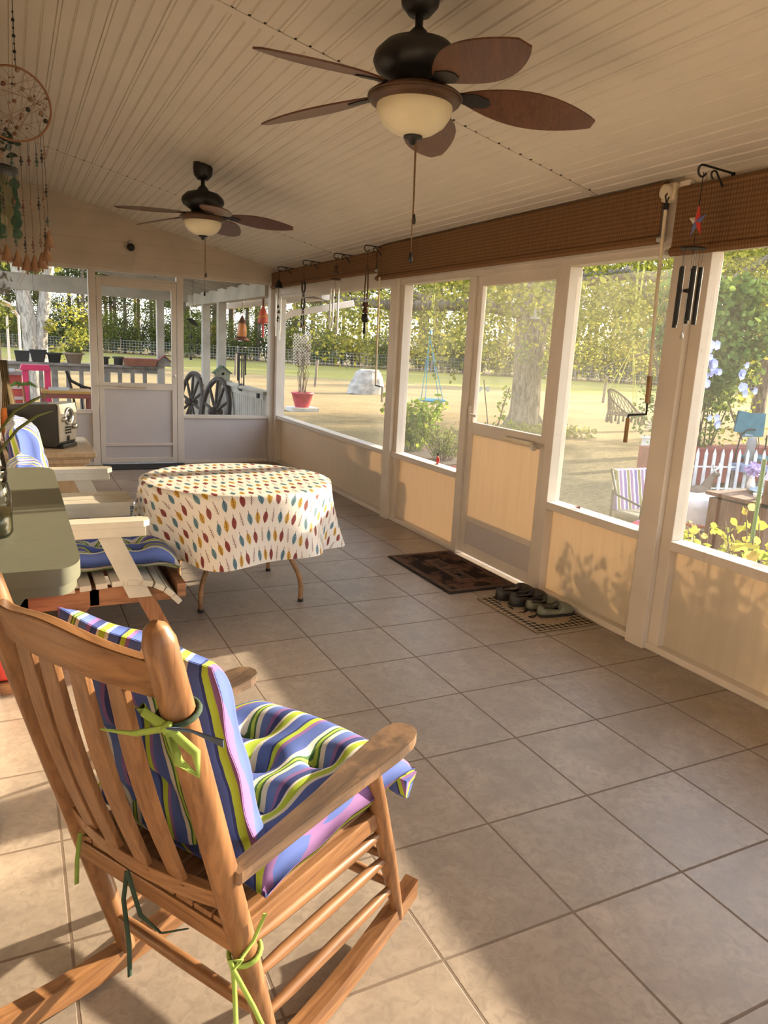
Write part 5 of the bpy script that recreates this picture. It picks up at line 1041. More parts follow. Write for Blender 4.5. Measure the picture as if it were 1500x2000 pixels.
for pts in ([K, K+Vector((-.01, .0, -.06)), K+Vector((-.015, -.02, -.15)), K+Vector((.0, .0, -.25))], [K, K+Vector((-.01, -.05, -.07)), K+Vector((-.01, -.11, -.08)), K+Vector((.0, -.17, -.045))]):
    b = MB(); ribbon(b, pts, .009); b.build('tie_ribbon', M_tied, c2)
b = MB(); ribbon(b, [(-.12, .205, .44), (-.13, .205, .38), (-.13, .21, .32)], .009); b.build('tie_ribbon', M_tie, c_)
b = MB(); b.ball((-.115, -.01, .452), .05, 10, .32, .4, 1.3); b.build('corner_flap', M_tied, c2)
# ---------------------------------------------------------------- round table with leaf-print cloth
W_tab = simple('worn_tan_steel', (.36, .20, .09), .5, .2, var=.2, sc_=14)
CX, CY, TZ, TR = -1.40, 1.57, .70, .53
t = thing('round_table', 'round folding table on bent tan steel legs under the leaf-print cloth', 'table', (CX, CY, 0)); b = MB(); b.lathe([(0, TZ-.03), (TR-.01, TZ-.03), (TR, TZ-.02), (TR, TZ-.006), (0, TZ-.006)], 48); b.build('table_top', M_tan, t)
for sx in (-1, 1):
    for sy in (-1, 1):
        f = Vector((-1.37-CX+sx*.29, 1.655-CY+sy*.31, 0)); i_ = Vector((sx*.06, sy*.16, TZ-.04)); k_ = Vector((f.x*.98, f.y*.98, .15)); b = MB()
        b.tube([i_, lerp(i_, k_, .5), lerp(i_, k_, .86), lerp(i_, k_, .95), k_+Vector((0, 0, -.015)), f+Vector((0, 0, .09)), f], .0145, 10); b.build('leg', W_tab, t); b = MB(); b.lathe([(0, 0), (.017, 0), (.017, .018), (0, .018)], 10, f); b.build('foot_cap', M_dkmetal, t)
for sx in (-1, 1): b = MB(); b.tube([(sx*.06, -.16, TZ-.05), (sx*.06, .16, TZ-.05)], .012, 8); b.build('brace', W_tab, t)
def mat_cloth():
    n = NT('leaf_print_cloth'); uv = n.tc.outputs['UV']; u, v, z = n.xyz(uv)
    wu, hv = .048, .098
    row = n.ma('FLOOR', n.ma('DIVIDE', v, hv)); u2 = n.ma('ADD', n.ma('DIVIDE', u, wu), n.ma('MULTIPLY', row, .5)); col = n.ma('FLOOR', u2)
    x = n.ma('MULTIPLY', n.ma('SUBTRACT', n.ma('FRACT', u2), .5), wu); y = n.ma('MULTIPLY', n.ma('SUBTRACT', n.ma('FRACT', n.ma('DIVIDE', v, hv)), .5), hv)
    wn = n.n('ShaderNodeTexWhiteNoise', {'Vector': n.comb(col, row)}).outputs['Value']
    x = n.ma('ADD', x, n.ma('MULTIPLY', y, n.ma('MULTIPLY', n.ma('SUBTRACT', wn, .5), .35)))
    ax = n.ma('ABSOLUTE', x); t_ = n.ma('DIVIDE', n.ma('ADD', y, .034), .064)          # 0..1 along the leaf
    prof = n.ma('MULTIPLY', n.ma('POWER', n.ma('SINE', n.ma('MULTIPLY', n.ma('MULTIPLY', t_, 1.0, clamp=True), PI)), .75), .0150)
    prof = n.ma('ADD', prof, n.ma('MULTIPLY', n.ma('SUBTRACT', n.noise(90, 2, uv), .5), .003))
    body = n.ma('LESS_THAN', ax, prof)
    stem = n.ma('MULTIPLY', n.ma('LESS_THAN', ax, .0017), n.ma('MULTIPLY', n.ma('GREATER_THAN', y, -.030), n.ma('LESS_THAN', y, .044)))
    vv = n.ma('FRACT', n.ma('DIVIDE', n.ma('SUBTRACT', y, n.ma('MULTIPLY', ax, .9)), .0125)); vein = n.ma('MULTIPLY', n.ma('LESS_THAN', vv, .2), n.ma('LESS_THAN', ax, n.ma('MULTIPLY', prof, .82)))
    lines = n.ma('MAXIMUM', stem, vein)
    kind = n.ma('FRACT', n.ma('DIVIDE', n.ma('ADD', col, n.ma('MULTIPLY', row, 2.0)), 4.0)); colr = n.ramp(n.ma('ADD', kind, .01), [(0, (.13, .25, .30)), (.25, (.60, .36, .04)), (.5, (.26, .045, .035)), (.75, (.62, .52, .42))], 'CONSTANT')
    bare = n.ma('GREATER_THAN', kind, .7)
    c = n.mix(n.ma('MULTIPLY', body, n.ma('SUBTRACT', 1.0, bare)), (.78, .72, .65), n.mix(.25, colr, n.ramp(n.noise(60, 3, uv), [(.3, (.1,)*3), (.7, (.9,)*3)]), 'OVERLAY'))
    lc = n.ramp(n.ma('ADD', kind, .01), [(0, (.03, .06, .08)), (.25, (.16, .05, .02)), (.5, (.12, .02, .02)), (.75, (.16, .035, .03))], 'CONSTANT')
    c = n.mix(lines, c, lc)
    d = n.bsdf(c, .45, bump=n.noise(5, 3), bs=.12, bd=.02, spec=.4); tr = n.n('ShaderNodeBsdfTranslucent', {0: c}).outputs[0]
    return n.fin(n.msh(.12, d, tr))
b = MB(); NA = 160; rings = [0.001, .12, .25, .38, .48, .515, .535]; vs = []; uvs = []
for r in rings:
    for k in range(NA): a = 2*PI*k/NA; vs.append((r*math.cos(a), r*math.sin(a), TZ+.003-(.006 if r > .53 else 0))); uvs.append((r*math.cos(a), r*math.sin(a)))
NS = 12; DROP = .335
def fold(a): return .5+.5*math.sin(a*9+1.2*math.sin(a*2+.5))
for j in range(1, NS+1):
    s_ = j/NS
    for k in range(NA):
        a = 2*PI*k/NA; fl = fold(a); sq = 1/max(abs(math.cos(a-.35)), abs(math.sin(a-.35)))    # square-ish cloth: corners hang lower
        dr = DROP*(1+.10*(min(sq, 1.3)-1)/.3); r = .537+s_*(  .012+.07*fl*s_**.7)+.045*s_*max(0, sq-1.1); z = TZ-.004-dr*s_*(1-.02*fl); L_ = .537+dr*s_
        vs.append((r*math.cos(a), r*math.sin(a), z)); uvs.append((L_*math.cos(a), L_*math.sin(a)))
NR = len(rings)+NS; fs = [(i*NA+k, i*NA+(k+1) % NA, (i+1)*NA+(k+1) % NA, (i+1)*NA+k) for i in range(NR-1) for k in range(NA)]
b.add(vs, [tuple(reversed(f)) for f in fs], True); o = b.build('tablecloth', mat_cloth()); o.location = (CX, CY, 0)
uvl = o.data.uv_layers.new(name='UVMap'); 
for lp in o.data.loops: uvl.data[lp.index].uv = uvs[lp.vertex_index]
tag(o, 'cream vinyl tablecloth printed with teal, yellow and red leaves draped over the round table', 'tablecloth')
# ---------------------------------------------------------------- white-armed wooden double chair
W_wh = mat_paint('chipped_white_paint', (.66, .60, .48), .6, .3); W_raw = wood('bare_orange_wood', (.22, .09, .035), (.42, .20, .09), 2, 1, .6); W_rawx = wood('bare_orange_wood_x', (.20, .085, .035), (.42, .20, .09), 0, 1, .6)
t = thing('double_garden_chair', 'white-armed wooden double garden chair against the house wall, with a slatted console between its seats', 'chair', (-2.35, 1.7, 0))
t['label'] = 'double wooden garden chair with chipped white arms along the house wall'
X0, Y0 = -2.35, 1.7
def arm(y0, y1, nm='armrest'):
    b = MB(); x1 = .37; pr = [(-.25, y0), (x1-.03, y0), (x1, y0+.025), (x1, y1-.025), (x1-.03, y1), (-.25, y1)]; b.prism([(x, y-Y0, .60) for x, y in pr], (0, 0, .028)); b.build(nm, W_wh, t, .004)
    b = MB(); b.box(-.25, x1-.02, y0-Y0+.002, y0-Y0+.02, .555, .60); b.build('arm_apron', W_wh, t, .002)
arm(.95, 1.05); arm(2.42, 2.52)
for y in (1.40, 1.50, 1.60): b = MB(); b.prism([(-.25, y-Y0, .60), (.34, y-Y0, .60), (.36, y-Y0+.02, .60), (.36, y-Y0+.075, .60), (.34, y-Y0+.092, .60), (-.25, y-Y0+.092, .60)], (0, 0, .024)); b.build('console_board', W_wh, t, .003)
b = MB(); b.box(-.25, .34, 1.40-Y0+.004, 1.42-Y0, .55, .60); b.build('console_apron', W_wh, t)
for y in (.97, 1.43, 2.44):
    b = MB(); b.prism([(.12, y-Y0, .60), (.22, y-Y0, .60), (.375, y-Y0, .25), (.27, y-Y0, .25)], (0, .022, 0)); b.build('front_upright', W_wh, t, .003)
    b = MB(); b.prism([(.265, y-Y0+.024, .33), (.345, y-Y0+.024, .33), (.50, y-Y0+.024, 0), (.42, y-Y0+.024, 0)], (0, .022, 0)); b.build('front_leg', W_raw, t, .002)
    b = MB(); b.prism([(.12, y-Y0+.06, .30), (.20, y-Y0+.06, .30), (-.10, y-Y0+.06, 0), (-.20, y-Y0+.06, 0)], (0, .022, 0)); b.build('rear_leg', W_raw, t, .002)
    b = MB(); b.prism([(-.26, y-Y0+.03, .215), (.485, y-Y0+.03, .215), (.485, y-Y0+.03, .225), (.41, y-Y0+.03, .27), (.33, y-Y0+.03, .30), (-.26, y-Y0+.03, .305)], (0, .028, 0)); b.build('side_rail', W_rawx, t, .002)
    for q in ((.30, .29), (.345, .285)): b = MB(); b.lathe([(0, -.002), (.007, -.002)], 8, (q[0], y-Y0-.001, q[1]), Matrix.Rotation(PI/2, 4, 'X').to_3x3()); b.build('bolt', M_dkmetal, t)
sl = [(-.2, .318), (-.13, .312), (-.06, .31), (.01, .312), (.08, .317), (.15, .322), (.22, .326), (.29, .325), (.355, .315), (.41, .292), (.455, .26), (.49, .222)]
for k, (x, z) in enumerate(sl):
    nx2, nz2 = sl[min(k+1, len(sl)-1)]; px_, pz_ = sl[max(k-1, 0)]; an = math.atan2(nz2-pz_, nx2-px_); dx, dz_ = math.cos(an)*.025, math.sin(an)*.025
    b = MB(); b.bar((x-dx, (.965+2.505)/2-Y0, z-dz_), (x+dx, (.965+2.505)/2-Y0, z+dz_), 1.54, .026); b.build('seat_slat', W_wh, t, .002)
for k in range(3): b = MB(); b.box(.1, .14, 1.0-Y0, 2.45-Y0, .22, .30) if k == 1 else b.box(-.2+k*.35, -.16+k*.35, 1.0-Y0, 2.45-Y0, .22, .29); b.build('stretcher', W_rawx, t)
for y in (1.06, 1.14, 1.22, 1.30, 1.72, 1.82, 1.92, 2.02, 2.12, 2.22, 2.32):
    b = MB(); b.bar((-.17, y-Y0, .30), (-.285, y-Y0, .93), .06, .018, (1, 0, 0)); b.build('back_slat', W_wh, t, .002)
for (y0, y1, lab, lab2) in ((1.055, 1.395, 'blue striped seat cushion on the near seat of the white-armed double chair', None), (1.70, 2.41, 'dark shaded striped seat cushion on the far seat of the double chair', 'large striped back cushion lit by the sun on the far seat of the double chair')):
    c3 = thing('seat_cushion', lab, 'cushion', (-2.15, (y0+y1)/2, 0)); Wd = y1-y0
    def FS(p, x0=-.02): 
        q = Vector((p.x+.035, p.y, p.z+.395)); 
        if q.x > .2: q.z -= (q.x-.2)**2*2.2
        return q
    cushion('pad', c3, .60, Wd-.01, .12, FS, [(-.3, -.4), (-.3, .4), (.35, -.4), (.35, .4), (0, 0)], nx_=30, ny_=30)
for (y, lab) in ((1.2, 'striped back cushion on the near seat of the double chair, behind the sage-grey shelf'), (2.06, 'puffy striped back cushion catching the sun at the left edge, before the stereo')):
    c4 = thing('back_cushion', lab, 'cushion', (-2.50, y, 0)); dz2 = Vector((-.18, 0, 1)).normalized(); nf2 = Vector((1, 0, .18)).normalized(); wd = .33 if y < 1.5 else .62; H4 = .46 if y < 1.5 else .54
    cushion('pad', c4, H4, wd, .20, lambda p: Vector((.0, 0, .43+H4/2))+dz2*p.x+Vector((0, p.y, 0))+nf2*(p.z+.02), [(-.45, -.4), (-.45, .4), (.45, -.4), (.45, .4), (0, 0)], mat=M_strb, nx_=30, ny_=30)
# ---------------------------------------------------------------- stereo on its cabinet
W_cab = wood('pale_cabinet_wood', (.36, .26, .16), (.50, .38, .25), 2, 1, .5)
t = thing('wooden_cabinet', 'light wooden cabinet with moulded top edge under the stereo', 'cabinet', (-2.31, 4.12, 0)); b = MB(); b.box(-.30, .27, -.44, .42, 0, .46); b.build('body', W_cab, t, .003)
b = MB(); b.box(-.31, .30, -.47, .45, .46, .50); b.box(-.33, .345, -.50, .48, .515, .55); b.box(-.32, .32, -.485, .465, .50, .515); b.build('top', W_cab, t, .006)
b = MB(); b.box(.27, .282, -.40, -.01, .04, .43); b.build('door', W_cab, t, .004); b = MB(); b.box(.27, .282, .01, .39, .04, .43); b.build('door', W_cab, t, .004)
t = thing('stereo', 'black bookshelf stereo with a silver control face and round dial on the cabinet', 'stereo', (-2.30, 4.06, .55)); M_plb = simple('black_plastic', (.012, .012, .014), .3, bump=0); M_sil = simple('silver_plastic', (.48, .46, .42), .32, .7, .04)
Rr = math.radians(-32); t.scale = (.92,)*3; t.rotation_euler = (0, 0, Rr)
b = MB(); b.prism([(-.26, -.15, .015), (.17, -.15, .015), (.185, -.15, .04), (.185, -.15, .37), (.17, -.15, .385), (-.24, -.15, .36), (-.26, -.15, .34)], (0, .30, 0)); b.build('case', M_plb, t, .006)
b = MB(); b.prism([(.186, -.135, .05), (.20, -.135, .06), (.215, -.135, .30), (.20, -.135, .385), (.10, -.135, .392), (.10, -.135, .386), (.186, -.135, .37)], (0, .27, 0)); b.build('front_panel', M_sil, t, .004)
Ry = Matrix.Rotation(PI/2, 3, 'Y')
b = MB(); b.lathe([(.072, 0), (.078, .004), (.074, .016), (.060, .018), (.056, .008), (0, .008)], 28, (.208, -.0, .275), Ry); b.build('dial_ring', M_chrome, t); b = MB(); b.lathe([(.055, .0), (.052, .004), (0, .005)], 24, (.214, 0, .275), Ry); b.build('dial_display', M_plb, t)
for y, z, r in ((-.085, .255, .024), (.085, .18, .026)): b = MB(); b.lathe([(r, 0), (r*.95, .022), (r*.8, .028), (0, .028)], 18, (.212, y, z), Ry); b.build('knob', M_chrome, t)
for i in range(3):
    for j in range(3): b = MB(); b.box(.211, .217, -.055+i*.032, -.037+i*.032, .125+j*.024, .140+j*.024); b.build('button', M_plb, t)
b = MB(); b.box(.205, .213, -.02, .005, .06, .105); b.build('usb_slot', M_plb, t); b = MB(); b.box(.08, .22, -.12, .12, 0, .035); b.build('base', M_plb, t, .006); b = MB(); b.box(-.25, -.2, -.12, .12, 0, .02); b.build('rear_foot', M_plb, t)
b = MB(); b.box(-.10, .10, -.15, .15, 0, .012); o = b.build('paper_stack', simple('white_paper', (.62, .60, .56), .7), loc=(-2.09, 4.36, .55)); tag(o, 'thin stack of white papers on the far corner of the light cabinet', 'papers')
t = thing('broom_bundle', 'brown bundle of dried stems standing in an orange pot at the left edge', 'dried stems', (-2.56, 4.45, .55)); b = MB(); r_ = random.Random(4)
for k in range(90): a = r_.uniform(0, 6.28); q = r_.uniform(0, .03); b.tube([(q*math.cos(a), q*math.sin(a), .24), (q*1.2*math.cos(a)-.03, q*1.2*math.sin(a), .66)], [.003, .002], 3, cap=False)
for k in range(90): a = r_.uniform(0, 6.28); b.tube([(.02*math.cos(a)-.02, .02*math.sin(a), .52), (.055*math.cos(a), .055*math.sin(a), .27)], [.003, .003], 3, cap=False)
b.build('stems', simple('brown_straw', (.20, .14, .07), .9), t); b = MB(); b.lathe([(0, 0), (.06, 0), (.075, .1), (.07, .22), (.06, .27), (.05, .27), (0, .25)], 14); b.build('pot', simple('orange_weave', (.60, .19, .04), .7), t)
# ---------------------------------------------------------------- foreground stand, jar and sprig
M_sage = simple('sage_grey_plastic', (.135, .135, .095), .5, var=.04)
t = thing('wall_shelf', 'sage-grey shelf with rounded corners close to the viewer at the left edge', 'shelf', (-2.53, -.32, 0)); b = MB(); pr = []
for cx_, cy_, a0 in ((.075, -.55, -PI/2), (.075, .52, 0), (-.075, .52, PI/2), (-.075, -.55, PI)):
    for i in range(13): a = a0+PI/2*i/12; pr.append((cx_+.045*math.cos(a), cy_+.09*math.sin(a)))
b.prism([(x, y, .965) for x, y in pr], (0, 0, .035), True); b.prism([(x*.94, y*.985, .940) for x, y in pr], (0, 0, .025), True); b.build('top', M_sage, t, .006)
for sy in (-.40, .40): b = MB(); b.bar((-.115, sy, .70), (.03, sy, .925), .03, .02, (0, 1, 0)); b.box(-.13, -.115, sy-.02, sy+.02, .68, .93); b.build('wall_bracket', M_sage, t)
b = MB(); b.box(-.13, -.10, -.5, .5, .90, .965); b.build('wall_rail', M_sage, t)
M_glass = mat_glass()
t = thing('glass_jar', 'clear glass jar of murky water and roots on the sage-grey shelf', 'jar', (-2.575, -.66, 1.0)); b = MB(); b.lathe([(0, 0), (.034, 0), (.040, .012), (.040, .10), (.034, .125), (.030, .13), (.031, .155), (.033, .158)], 24); b.build('glass', M_glass, t)
b = MB(); b.lathe([(0, .006), (.033, .006), (.036, .02), (.036, .07), (0, .07)], 20); b.build('water', simple('murky_water', (.11, .09, .035), .15, bump=0), t)
b = MB(); b.lathe([(.0335, .128), (.0345, .132), (.0345, .150), (.0335, .154)], 20); b.build('thread', M_glass, t)
t = thing('plant_cutting', 'thin arching green cuttings growing out of the glass jar', 'plant', (-2.575, -.66, 1.0)); M_stem = simple('olive_stem', (.10, .11, .02), .6)
b = MB(); b.tube([(.0, 0, .03), (.0, -.0, .16), (.02, .0, .235), (.055, .0, .285), (.095, .0, .31), (.125, .02, .325)], [.002, .002, .0028, .0035, .0035, .001], 6); b.tube([(.01, 0, .03), (.0, 0, .16), (.025, -.0, .20), (.06, -.0, .245), (.10, .0, .275), (.135, .02, .285)], [.002, .002, .0028, .0035, .0035, .001], 6); b.build('stem', M_stem, t)
# ---------------------------------------------------------------- low glass side table and red box
t = thing('glass_side_table', 'low round glass side table with a cream rim beyond the rocking chair', 'side table', (-2.17, -.16, 0)); 
b = MB(); b.lathe([(0, .345), (.20, .345), (.20, .351), (0, .351)], 36); b.build('glass_top', mat_film('pale_green_glass', .30, .32, (.70, .72, .58)), t); b = MB(); b.tube([(.205*math.cos(a), .205*math.sin(a), .347) for a in [2*PI*i/40 for i in range(40)]], .010, 8, closed=True); b.build('rim', M_ivory, t)
for k in range(3): a = k*2*PI/3+.3; b = MB(); b.tube([(.19*math.cos(a), .19*math.sin(a), .34), (.10*math.cos(a), .10*math.sin(a), .18), (.19*math.cos(a), .19*math.sin(a), 0)], .009, 8); b.build('leg', M_ivory, t)
t = thing('cork_candle_pot', 'small tan pot with a dark cork-like top on the glass side table', 'pot', (-2.09, -.14, .352)); b = MB(); b.lathe([(0, 0), (.032, 0), (.04, .012), (.042, .055), (.039, .06), (0, .06)], 20); b.build('pot', M_tan, t); b = MB(); b.lathe([(0, .061), (.034, .061), (.034, .066), (0, .068)], 20); b.build('cork_top', M_bwn, t)
t = thing('storage_box', 'red plastic storage box on a bare wooden base by the house wall', 'box', (-2.60, .80, 0)); b = MB(); b.box(-.055, .055, -.15, .25, .055, .34); b.build('box', M_red, t, .012); b = MB(); b.box(-.06, .062, -.16, .26, .0, .05); b.build('base', W_rawx, t, .003)
# ---------------------------------------------------------------- mats and shoes
def mat_welcome():
    n = NT('printed_doormat'); x, y, z = n.xyz(); f = n.noise(5.5, 5, None, .6)
    br = n.ramp(n.noise(26, 4), [(.3, (.085, .045, .032)), (.7, (.15, .08, .055))])
    def ln(c, per, off, w): g = n.ma('FRACT', n.ma('ADD', n.ma('DIVIDE', c, per), off)); return n.ma('LESS_THAN', g, w)
    row = n.ma('FLOOR', n.ma('ADD', n.ma('DIVIDE', x, .13), 20.0)); k = n.ma('MULTIPLY', n.ma('FRACT', n.ma('DIVIDE', row, 2.0)), 1.0)
    lines = n.ma('MAXIMUM', ln(x, .13, 20.0, .05), ln(n.ma('ADD', y, n.ma('MULTIPLY', k, .20)), .20, 20.0, .035))
    c = n.mix(lines, br, (.03, .018, .012)); c = n.mix(n.ramp(f, [(.42, (0,)*3), (.50, (.92,)*3)]), c, (.018, .015, .013))
    return n.fin(n.bsdf(c, .95, bump=n.noise(220, 2), bs=.5, bd=.003, spec=.1))
M_mat1 = mat_welcome(); M_matb = simple('mat_border', (.11, .058, .04), .95, var=.25, sc_=30); M_rub = simple('mat_rubber', (.018, .016, .015), .85)
t = thing('welcome_doormat', 'rusty brown and black brick-pattern welcome mat in front of the screen door', 'doormat', (.098, 1.605, 0)); b = MB(); b.box(-.262, .252, -.43, .43, 0, .009); b.build('rubber_base', M_rub, t, .003)
b = MB(); b.box(-.245, .235, -.415, .415, .009, .012); b.build('printed_field', M_mat1, t); b = MB()
for q in ((-.255, -.215, -.42, .42), (.205, .245, -.42, .42), (-.215, .205, -.42, -.385), (-.215, .205, .385, .42)): b.box(*q, .012, .0135)
b.build('border', M_matb, t)
def word(txt, loc, size, mat, par, nm='lettering'):
    cu = bpy.data.curves.new('text', 'FONT'); cu.body = txt; cu.size = size; cu.extrude = .0006; cu.offset = .0015; cu.align_x = 'CENTER'; cu.align_y = 'CENTER'; o = bpy.data.objects.new('text', cu); C.objects.link(o)
    me = bpy.data.meshes.new_from_object(o.evaluated_get(bpy.context.evaluated_depsgraph_get())); bpy.data.objects.remove(o); me.materials.clear(); me.materials.append(mat); q = bpy.data.objects.new(nm, me); C.objects.link(q); q.parent = par; q.location = loc; q.rotation_euler = (0, 0, -PI/2); return q
for y, s_ in ((.135, 'WE'), (-.12, 'OME')): 
    b = MB(); b.box(-.07, .055, y-.125, y+.115, .0122, .0132); b.build('word_block', M_matb, t); word(s_, (-.005, y, .0142), .095, M_rub, t)
def mat_check():
    n = NT('gingham_mat'); x, y, z = n.xyz()
    a = n.ma('LESS_THAN', n.ma('FRACT', n.ma('ADD', n.ma('DIVIDE', x, .036), 20.0)), .5); c_ = n.ma('LESS_THAN', n.ma('FRACT', n.ma('ADD', n.ma('DIVIDE', y, .036), 20.0)), .5)
    s_ = n.ma('ADD', a, c_); c = n.ramp(n.ma('MULTIPLY', s_, .5), [(0, (.40, .32, .22)), (.3, (.16, .125, .09)), (.8, (.014, .012, .012))], 'CONSTANT')
    ex = n.ma('DIVIDE', x, .15); ey = n.ma('DIVIDE', y, .22); e = n.ma('ADD', n.ma('POWER', n.ma('ABSOLUTE', ex), 3.0), n.ma('POWER', n.ma('ABSOLUTE', ey), 3.0)); inn = n.ma('LESS_THAN', e, 1.0)
    sp = n.ma('MULTIPLY', n.ma('GREATER_THAN', n.noise(11, 3, None, 1.5), .56), n.ma('LESS_THAN', e, .55))
    c = n.mix(inn, c, (.33, .25, .17)); c = n.mix(sp, c, (.016, .013, .012)); return n.fin(n.bsdf(c, .95, bump=n.noise(240, 2), bs=.4, bd=.002, spec=.1))
t = thing('checkered_mat', 'tan mat with black gingham border under the shoes', 'doormat', (.165, .755, 0)); b = MB(); b.box(-.205, .205, -.29, .29, .0, .006); b.build('mat', mat_check(), t, .002); b = MB()
b.tube([(-.205, -.29, .005), (.205, -.29, .005), (.205, .29, .005), (-.205, .29, .005)], .0055, 6, closed=True); b.build('binding', simple('tan_binding', (.36, .27, .18), .9), t)
def shoe(name, label, loc, rz, mat, trim, L=.27, H=.085):
    t = thing(name, label, 'shoe', loc, rz); b = MB(); ns = 20; st = []     # local +x = toe
    for i in range(ns+1):
        u = i/ns; x = lerp(-L/2, L/2, u); w_ = .030+.018*math.sin(PI*min(1, u*1.05))**.8+(.012 if u > .55 else 0)*math.sin(PI*(u-.55)/.45 if u > .55 else 0); w_ *= min(1, ((1-u)*7)**.5, (u*9+.25)**.5)
        h = H*(.62+.12*math.cos(u*5)) if u < .52 else H*(.95-.95*((u-.52)/.48)**2.2*.72); st.append((x, w_, h))
    n = 14; vs = []
    for x, w_, h in st:
        for k in range(n): a = 2*PI*k/n; vs.append((x, w_*math.cos(a)*(1 if math.sin(a) < 0 else .93), .014+max(0, math.sin(a))**.8*(h-.014) if math.sin(a) > 0 else .014+.012*math.sin(a)))
    fs = []
    for i in range(ns):
        for k in range(n):
            a = 2*PI*(k+.5)/n; u = (i+.5)/ns
            if math.sin(a) > .78 and .10 < u < .50: continue        # the opening
            fs.append((i*n+k, (i+1)*n+k, (i+1)*n+(k+1) % n, i*n+(k+1) % n))
    b.add(vs, fs+[tuple(range(n)), tuple(range(ns*n, ns*n+n))[::-1]], True); o = b.build('upper', mat, t); sm = o.modifiers.new('thick', 'SOLIDIFY'); sm.thickness = -.004
    b = MB(); x0, x1 = lerp(-L/2, L/2, .10), lerp(-L/2, L/2, .52); pts = [((x0+x1)/2+(x1-x0)/2*math.cos(a), .032*math.sin(a), H*(.64+.27*max(0, math.cos(a))**6)+.002) for a in [2*PI*i/20 for i in range(20)]]; b.tube(pts, .0045, 6, closed=True); b.build('collar', trim, t)
    b = MB(); vs = [];
    for x, w_, h in st: vs += [(x, -w_-.003, 0), (x, w_+.003, 0), (x, w_+.003, .014), (x, -w_-.003, .014)]
    b.add(vs, [(i*4+j, (i+1)*4+j, (i+1)*4+(j+1) % 4, i*4+(j+1) % 4) for i in range(ns) for j in range(4)]+[(3, 2, 1, 0), (ns*4, ns*4+1, ns*4+2, ns*4+3)], False); b.build('sole', M_rub, t); return t
M_shb = simple('black_rubber_clog', (.028, .022, .018), .45); M_shg = simple('grey_green_clog', (.16, .17, .12), .28, var=.15)
shoe('clog', 'black rubber clog nearest the screen door, first of the row on the gingham mat', (.20, .975, .007), -.12, M_shb, M_shb, .29, .10); shoe('clog', 'black rubber clog second in the row, beside the grey-green pair', (.215, .865, .007), -.04, M_shb, M_shb, .29, .10)
shoe('clog', 'grey-green clog with black trim, third in the row, half hidden by its mate', (.245, .765, .007), -.1, M_shg, M_shb, .25, .08); shoe('clog', 'grey-green clog with black trim, nearest the viewer on the gingham mat', (.25, .665, .007), -.02, M_shg, M_shb, .26, .08)
b = MB(); b.box(-.45, .45, -.17, .17, 0, .012); o = b.build('doormat', simple('black_mat', (.02, .02, .022), .9), loc=(-1.20, 6.17, 0), bevel=.003); tag(o, 'plain black mat lying before the far screen door', 'doormat')
# small latch hooks on the posts
for k, (y, z) in enumerate(((.228, .45), (3.265, .36))):
    b = MB(); b.prism([(.425, y+.02, z+.03), (.425, y+.02, z+.02), (.41, y+.03, z-.04), (.405, y+.045, z+.03)], (.008, 0, 0)); o = b.build('hook_latch', M_brass); tag(o, ('small brass hook latch low beside the thick near post', 'small brass hook latch low beside the post of the second bay')[k], 'latch')
# ---------------------------------------------------------------- hanging bead and shell chimes, upper left
t = thing('bead_chime', 'hoop wind chime with a beaded web and long bead strands ending in rusty cone bells', 'wind chime', (-2.475, .30, 2.155)); M_hoop = simple('wrapped_hoop', (.30, .14, .07), .8); r_ = random.Random(17); RH = .108
b = MB(); hz = zc(-2.47)-2.155; b.tube([(.012, 0, RH), (.010, 0, hz)], .0015, 4)
for k in range(7): b.ball((.011, 0, RH+.02+k*.022), .0035+.002*(k % 2), 6)
b.build('hanging_cord', M_dkmetal, t); b = MB(); b.tube([(RH*math.cos(a), 0, RH*math.sin(a)) for a in [2*PI*i/48 for i in range(48)]], .0032, 6, closed=True); b.build('hoop', M_hoop, t)
b = MB()
for k in range(22): a = r_.uniform(0, 6.28); c_ = a+r_.uniform(1.6, 4.2); b.tube([(RH*math.cos(a), 0, RH*math.sin(a)), (RH*math.cos(c_), .003, RH*math.sin(c_))], .0006, 3, cap=False)
b.build('web', M_hoop, t); M_bd = [simple('dark_bead', (.03, .022, .018), .3), simple('red_brown_bead', (.16, .05, .03), .35), simple('tan_bead', (.28, .17, .10), .5), simple('green_bead', (.05, .08, .06), .3)]
for k in range(44):
    a = r_.uniform(0, 6.28); q = RH*r_.random()**.5*.95; b = MB(); b.ball((q*math.cos(a), 0, q*math.sin(a)), r_.choice((.0028, .0035, .004, .0065, .008)), 7); b.build('bead', M_bd[(0, 1, 2, 2, 1)[k % 5]], t)
ends = [(-.075, -.46), (-.045, -.475), (-.015, -.49), (.012, -.50), (.035, -.50), (.058, -.49), (.073, -.465), (.082, -.42)]
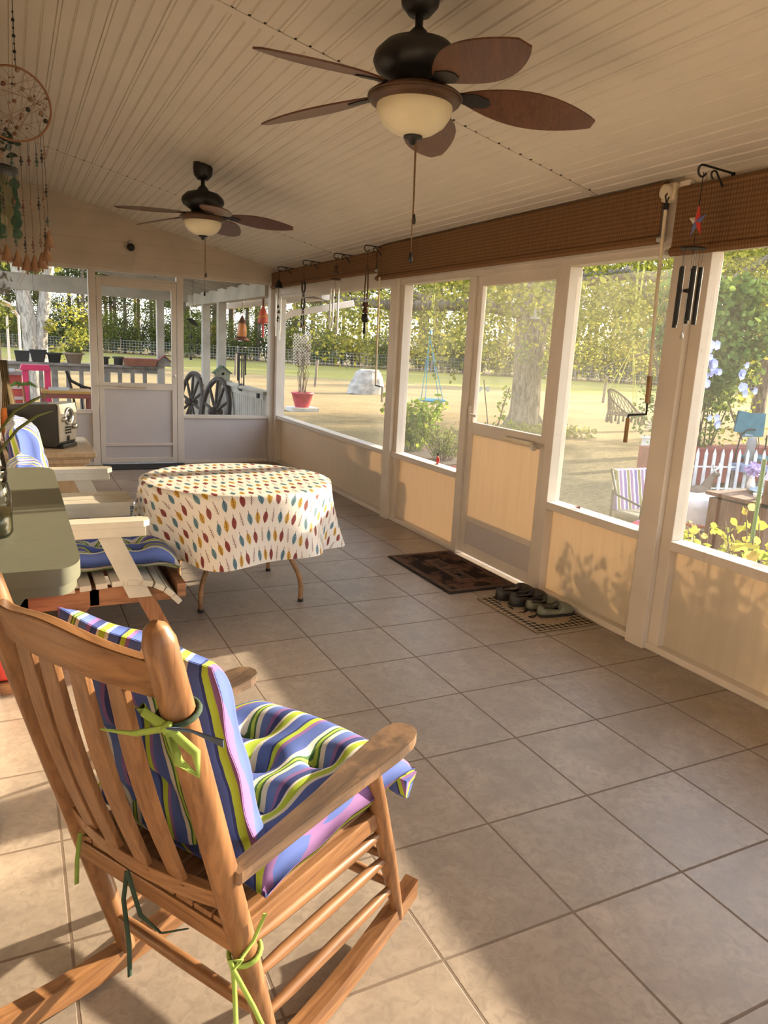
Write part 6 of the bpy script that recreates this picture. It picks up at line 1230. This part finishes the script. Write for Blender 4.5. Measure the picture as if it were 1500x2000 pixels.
for i, (x, ze) in enumerate(ends):
    z0 = -math.sqrt(max(0, RH**2-min(abs(x), RH*.99)**2)); b = MB(); b.tube([(x, 0, z0), (x+.004, .0, ze+.06)], .0007, 3, cap=False); y = (.03 if i % 2 else -.02)
    b.build('strand', M_dkmetal, t)
    for zz in (lerp(z0, ze, .12), lerp(z0, ze, .45), lerp(z0, ze, .74)):
        n_ = r_.choice((3, 4, 5)); b = MB()
        for j in range(n_): big = j == n_//2; b.lathe([(0, .010 if big else .004), (.0065 if big else .0042, 0), (0, -.010 if big else -.004)], 7, (x+.002, 0, zz-j*.011))
        b.build('bead_cluster', M_bd[(i+int(zz*50)) % 4], t)
    b = MB(); q = (x+.004, 0, ze); b.lathe([(.002, .052), (.005, .045), (.0185, 0), (.016, .0)], 12, q); b.tube([(q[0], 0, ze+.03), (q[0]+.001, 0, ze-.012)], .003, 5); b.build('cone_bell', simple('rusty_bell', (.30, .16, .085), .6, .3) if i == 0 else bpy.data.materials['rusty_bell'], t)
t = thing('shell_chime', 'capiz shell chime of overlapping translucent green discs under a dark ring', 'wind chime', (-2.55, .62, 2.02)); M_cap = mat_film('green_capiz', .45, .75, (.10, .20, .14)); M_cap2 = mat_film('pale_capiz', .5, .75, (.45, .42, .28)); b = MB(); b.tube([(0, 0, 0), (0, 0, zc(-2.55)-2.02)], .0015, 4); b.build('hanging_cord', M_dkmetal, t)
b = MB(); b.lathe([(.08, 0), (.085, 0), (.085, -.014), (.08, -.014)], 28); b.tube([(-.08, 0, -.004), (.08, 0, -.004)], .003, 4); b.tube([(0, -.08, -.004), (0, .08, -.004)], .003, 4); b.build('ring', M_black, t)
for k in range(14):
    a = k*2*PI/14; R = .078 if k % 2 else .05
    b = MB(); b.tube([(R*math.cos(a), R*math.sin(a), -.01), (R*math.cos(a), R*math.sin(a), -.24)], .0006, 3, cap=False)
    for j in range(6):
        z = -.045-j*.034; ang = r_.uniform(0, 3.14); ux, uy = math.cos(ang), math.sin(ang); n_ = 10; vs = [(R*math.cos(a)+.02*ux*math.cos(2*PI*i/n_), R*math.sin(a)+.02*uy*math.cos(2*PI*i/n_), z+.02*math.sin(2*PI*i/n_)) for i in range(n_)]
        b.prism(vs, (-uy*.001, ux*.001, 0))
    b.build('shell_strand', M_cap if k % 4 else M_cap2, t)
b = MB(); leaves(b, r_, inball((.02, 0, .08), (.07, .07, .055), 0), 50, .03, .7); b.build('upper_shells', M_bd[3], t)
